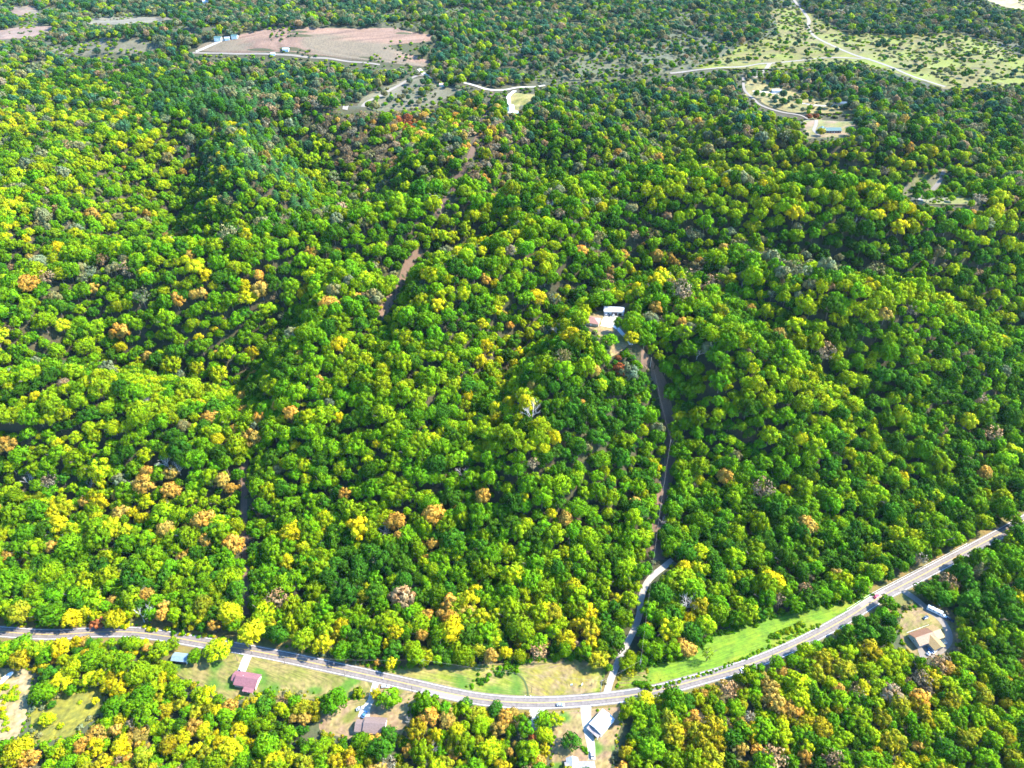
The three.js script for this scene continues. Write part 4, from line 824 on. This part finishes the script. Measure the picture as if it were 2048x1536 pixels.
{ // camper trailer
  const t = base('camper_trailer', ground(1868, 1224), -0.66, 'long white camper trailer parked on the gravel loop behind the tan-roofed house', 'camper trailer');
  part('body', profile([[-4.6, 0.6], [4.2, 0.6], [4.7, 1.4], [4.4, 3.1], [-4.5, 3.1], [-4.7, 2.6]], 2.5, 0.1), std(col(0.75, 0.76, 0.76), { roughness: 0.4 }), t);
  part('stripe', box(8.4, 0.3, 2.54), std(col(0.2, 0.26, 0.3)), t, [-0.2, 1.5, 0]);
  for (const x of [-3, -0.6, 2.6]) part('window', box(1.1, 0.6, 2.56), M.glass, t, [x, 2.2, 0]);
  part('door', box(0.7, 1.9, 0.06), M.white, t, [1.1, 1.7, 1.29]);
  for (const x of [-2.6, 0.8]) part('roof_vent', box(0.8, 0.25, 0.7), M.white, t, [x, 3.25, 0]);
  part('hitch', box(1.6, 0.14, 0.5), M.dark, t, [5.2, 0.6, 0]); wheels(t, [-0.9, 0.1], [-1.15, 1.15], 0.36);
}
for (const [px, py, yaw, label] of [[17, 1354, 0.95, 'white boat on a trailer parked at the upper edge of the sandy yard'], [1, 1368, 0.9, 'white boat cut off by the left edge of the picture']]) {
  const t = base('boat', ground(px, py), yaw, label, 'boat'), s = new THREE.Shape();
  s.moveTo(-3, -1.1); s.lineTo(1, -1.1); s.quadraticCurveTo(2.6, -0.8, 3.2, 0); s.quadraticCurveTo(2.6, 0.8, 1, 1.1); s.lineTo(-3, 1.1); s.closePath();
  part('hull', new THREE.ExtrudeGeometry(s, { depth: 0.9, bevelEnabled: true, bevelSize: 0.12, bevelThickness: 0.15, bevelSegments: 2 }).rotateX(Math.PI / 2).translate(0, 1.6, 0), std(col(0.8, 0.79, 0.74), { roughness: 0.35 }), t);
  part('cockpit', box(2.2, 0.1, 1.3), std(col(0.2, 0.2, 0.2)), t, [-1.2, 1.76, 0]); part('windscreen', box(0.06, 0.5, 1.5).rotateZ(0.5), M.glass, t, [0.2, 2, 0]);
  part('outboard_motor', merged(box(0.4, 0.6, 0.4, 0, 0.3), box(0.16, 1, 0.2, 0, -0.4)), M.dark, t, [-3.4, 1.6, 0]);
  part('trailer', merged(box(6, 0.12, 0.12, 0.4, 0.5, 0.6), box(6, 0.12, 0.12, 0.4, 0.5, -0.6), box(0.12, 0.12, 1.5, 0, 0.5, 0)), M.steel, t); wheels(t, [-0.6], [-0.95, 0.95], 0.32);
}

// ------------------------------------------------------------------ poles, wires, rail, boards
const heads = [];
for (const [px, py, h, yaw, label, lamp] of [
  [848, 1338, 10.5, 0.9, 'wooden utility pole with guy wires at the edge of the lime field'], [570, 1328, 9, 0.3, 'wooden utility pole on the lawn right of the white gravel drive'], [476, 1322, 8.5, 0.3, 'wooden utility pole left of the white gravel drive', 0],
  [1201, 1382, 12, 0.6, 'tall wooden utility pole beside the foot of the gravel driveway'], [690, 1351, 7, 0.3, 'short wooden pole on the lawn edge below the road', 0], [825, 1386, 8, 0.3, 'wooden pole in the trees right of the parked white car', 0],
  [1063, 1385, 6, 0.3, 'short post at the ditch in the roadside field', 0], [1278, 1340, 11, 1.5, 'pale utility pole at the corner of the bright green field'], [1832, 1184, 8, 0.3, 'thin pole on the grass by the right stretch of road', 0],
  [1183, 1371, 4, 0.3, 'brown post standing beside the white boards in the field', 0],
]) {
  const p = ground(px, py), t = base('utility_pole', p, yaw, label, 'utility pole');
  part('shaft', new THREE.CylinderGeometry(0.13, 0.19, h + 0.5, 8).translate(0, h / 2 - 0.25, 0), px === 1278 || px === 1201 ? M.paleBark : M.pole, t);
  if (lamp !== 0) {
    part('crossarm', box(2.2, 0.14, 0.14), M.pole, t, [0, h - 0.7, 0.14]);
    for (const x of [-0.95, 0.1, 0.95]) part('insulator', new THREE.CylinderGeometry(0.06, 0.08, 0.24, 8), M.white, t, [x, h - 0.5, 0.14]);
    heads.push([p.x, p.y + h - 0.5, p.z]);
  }
}
function wire(a, b, sag, label, r = 0.035) { const m = a.map((v, i) => (v + b[i]) / 2); m[1] -= sag; const w = new THREE.Mesh(tube([a, m, b], r, 24, 4), M.wire); w.name = numbered('power_wire'); tag(w, label, 'wire'); w.castShadow = true; scene.add(w); }
{
  const [pA, pB, pC, pD] = heads, hi = (px, py, h) => { const v = ground(px, py); return [v.x, v.y + h, v.z]; };
  const top1 = hi(1318, 1030, 11), top2 = hi(1338, 900, 11), top3 = hi(1300, 735, 10);
  wire(pD, top1, 2, 'pale overhead wire rising over the gravel driveway from the field pole', 0.03);
  wire(top1, top2, 2, 'pale overhead wire along the middle of the brown cut', 0.035);
  wire(top2, top3, 2, 'pale overhead wire at the top of the brown cut', 0.035);
  wire(pC, pD, 1, 'overhead wire between the two poles at the foot of the gravel driveway');
  wire(pA, pB, 2, 'overhead wire along the road past the brown-roofed house');
  wire(pA, pC, 3, 'overhead wire over the lime and straw field');
  [[top1, 'pole in the lower part of the brown cut'], [top2, 'pole in the middle of the brown cut'], [top3, 'pole at the top of the brown cut']].forEach(([q, label]) => {
    const t = base('utility_pole', new THREE.Vector3(q[0], land(q[0], q[2]), q[2]), 1.5, 'wooden ' + label, 'utility pole'), h = q[1] - land(q[0], q[2]) + 0.5;
    part('shaft', new THREE.CylinderGeometry(0.13, 0.19, h + 0.5, 8).translate(0, h / 2 - 0.25, 0), M.paleBark, t); part('crossarm', box(2, 0.14, 0.14), M.pole, t, [0, h - 0.7, 0.14]);
  });
}
{ // guard rail on the wooded side of the right stretch of road
  let a = 0, b = 0, best = [1e9, 1e9]; ROAD.forEach((p, i) => { const q = toPx(p[0], 0, p[1]); if (Math.abs(q[0] - 1700) < best[0]) { best[0] = Math.abs(q[0] - 1700); a = i; } if (Math.abs(q[0] - 1945) < best[1]) { best[1] = Math.abs(q[0] - 1945); b = i; } });
  const c = ROAD.slice(a, b + 1), t = base('guard_rail', new THREE.Vector3(0, 0, 0), 0, 'long pale steel guard rail along the wooded side of the right stretch of road', 'guard rail'), off = -4.5;
  const n = c.length, P = c.map((p, i) => { const u = c[Math.max(0, i - 1)], v = c[Math.min(n - 1, i + 1)], l = Math.hypot(v[0] - u[0], v[1] - u[1]); return [p[0] - (v[1] - u[1]) / l * off, p[1] + (v[0] - u[0]) / l * off]; });
  const s = new THREE.Shape(); s.moveTo(-0.05, 0.5); s.lineTo(0.1, 0.5); s.lineTo(0.1, 0.86); s.lineTo(-0.05, 0.86); s.closePath();
  const rail = ribbon(P, 0.14, 0.86, 0, true, 1), beam = [];
  for (let i = 0; i < P.length - 1; i++) { const dx = P[i + 1][0] - P[i][0], dz = P[i + 1][1] - P[i][1], l = Math.hypot(dx, dz); beam.push(box(l + 0.05, 0.34, 0.1).rotateY(-Math.atan2(dz, dx)).translate((P[i][0] + P[i + 1][0]) / 2, 0.68, (P[i][1] + P[i + 1][1]) / 2)); }
  part('rail', mergeGeometries(beam), std(col(0.62, 0.63, 0.64), { metalness: 0.3, roughness: 0.5 }), t);
  const post = box(0.14, 0.95, 0.14, 0, 0.4, 0);
  for (const p of P) part('post', post, M.pole, t, [p[0], 0, p[1]]);
}
for (const [px, py, label] of [[1143, 1372, 'small white board standing in the mown straw field, left of two'], [1164, 1371, 'small white board standing in the mown straw field, right of two']]) {
  const t = base('board', ground(px, py), px === 1143 ? 0.1 : 0.9, label, 'board');
  part('panel', box(1.4, 1.6, 0.12), M.white, t, [0, 1.4, 0]); for (const x of [-0.55, 0.55]) part('post', box(0.1, 1.4, 0.1), M.pole, t, [x, 0.3, 0]);
}
for (const [px, py, label] of [[767, 1359, 'white mailbox on a post by the road at the mouth of the white concrete drive'], [1186, 1413, 'grey mailbox by the road at the mouth of the white metal building drive'], [506, 1306, 'small mailbox by the road at the white gravel drive']]) {
  const t = base('mailbox', ground(px, py), 0.3, label, 'mailbox');
  part('post', box(0.12, 1.1, 0.12, 0, 0.5, 0), M.pole, t); part('box', merged(box(0.26, 0.22, 0.55, 0, 1.15), new THREE.CylinderGeometry(0.13, 0.13, 0.55, 10).rotateX(Math.PI / 2).translate(0, 1.26, 0)), px === 767 ? M.white : M.steel, t);
}
{
  const t = base('culvert', ground(1056, 1396), 0, 'pale concrete culvert end where the field ditch meets the road', 'culvert');
  part('headwall', merged(box(3.4, 0.9, 0.4, 0, 0.1, 0), box(0.4, 0.8, 1.4, -1.7, 0.05, -0.7), box(0.4, 0.8, 1.4, 1.7, 0.05, -0.7)), M.concrete, t); part('pipe', new THREE.CylinderGeometry(0.4, 0.4, 1.2, 14, 1, true).rotateX(Math.PI / 2), M.concrete, t, [0, -0.05, -0.3]);
}
console.log('trees', trees.length, 'single', singles.length, 'bushes', bushes.length);
renderer.render(scene, camera);
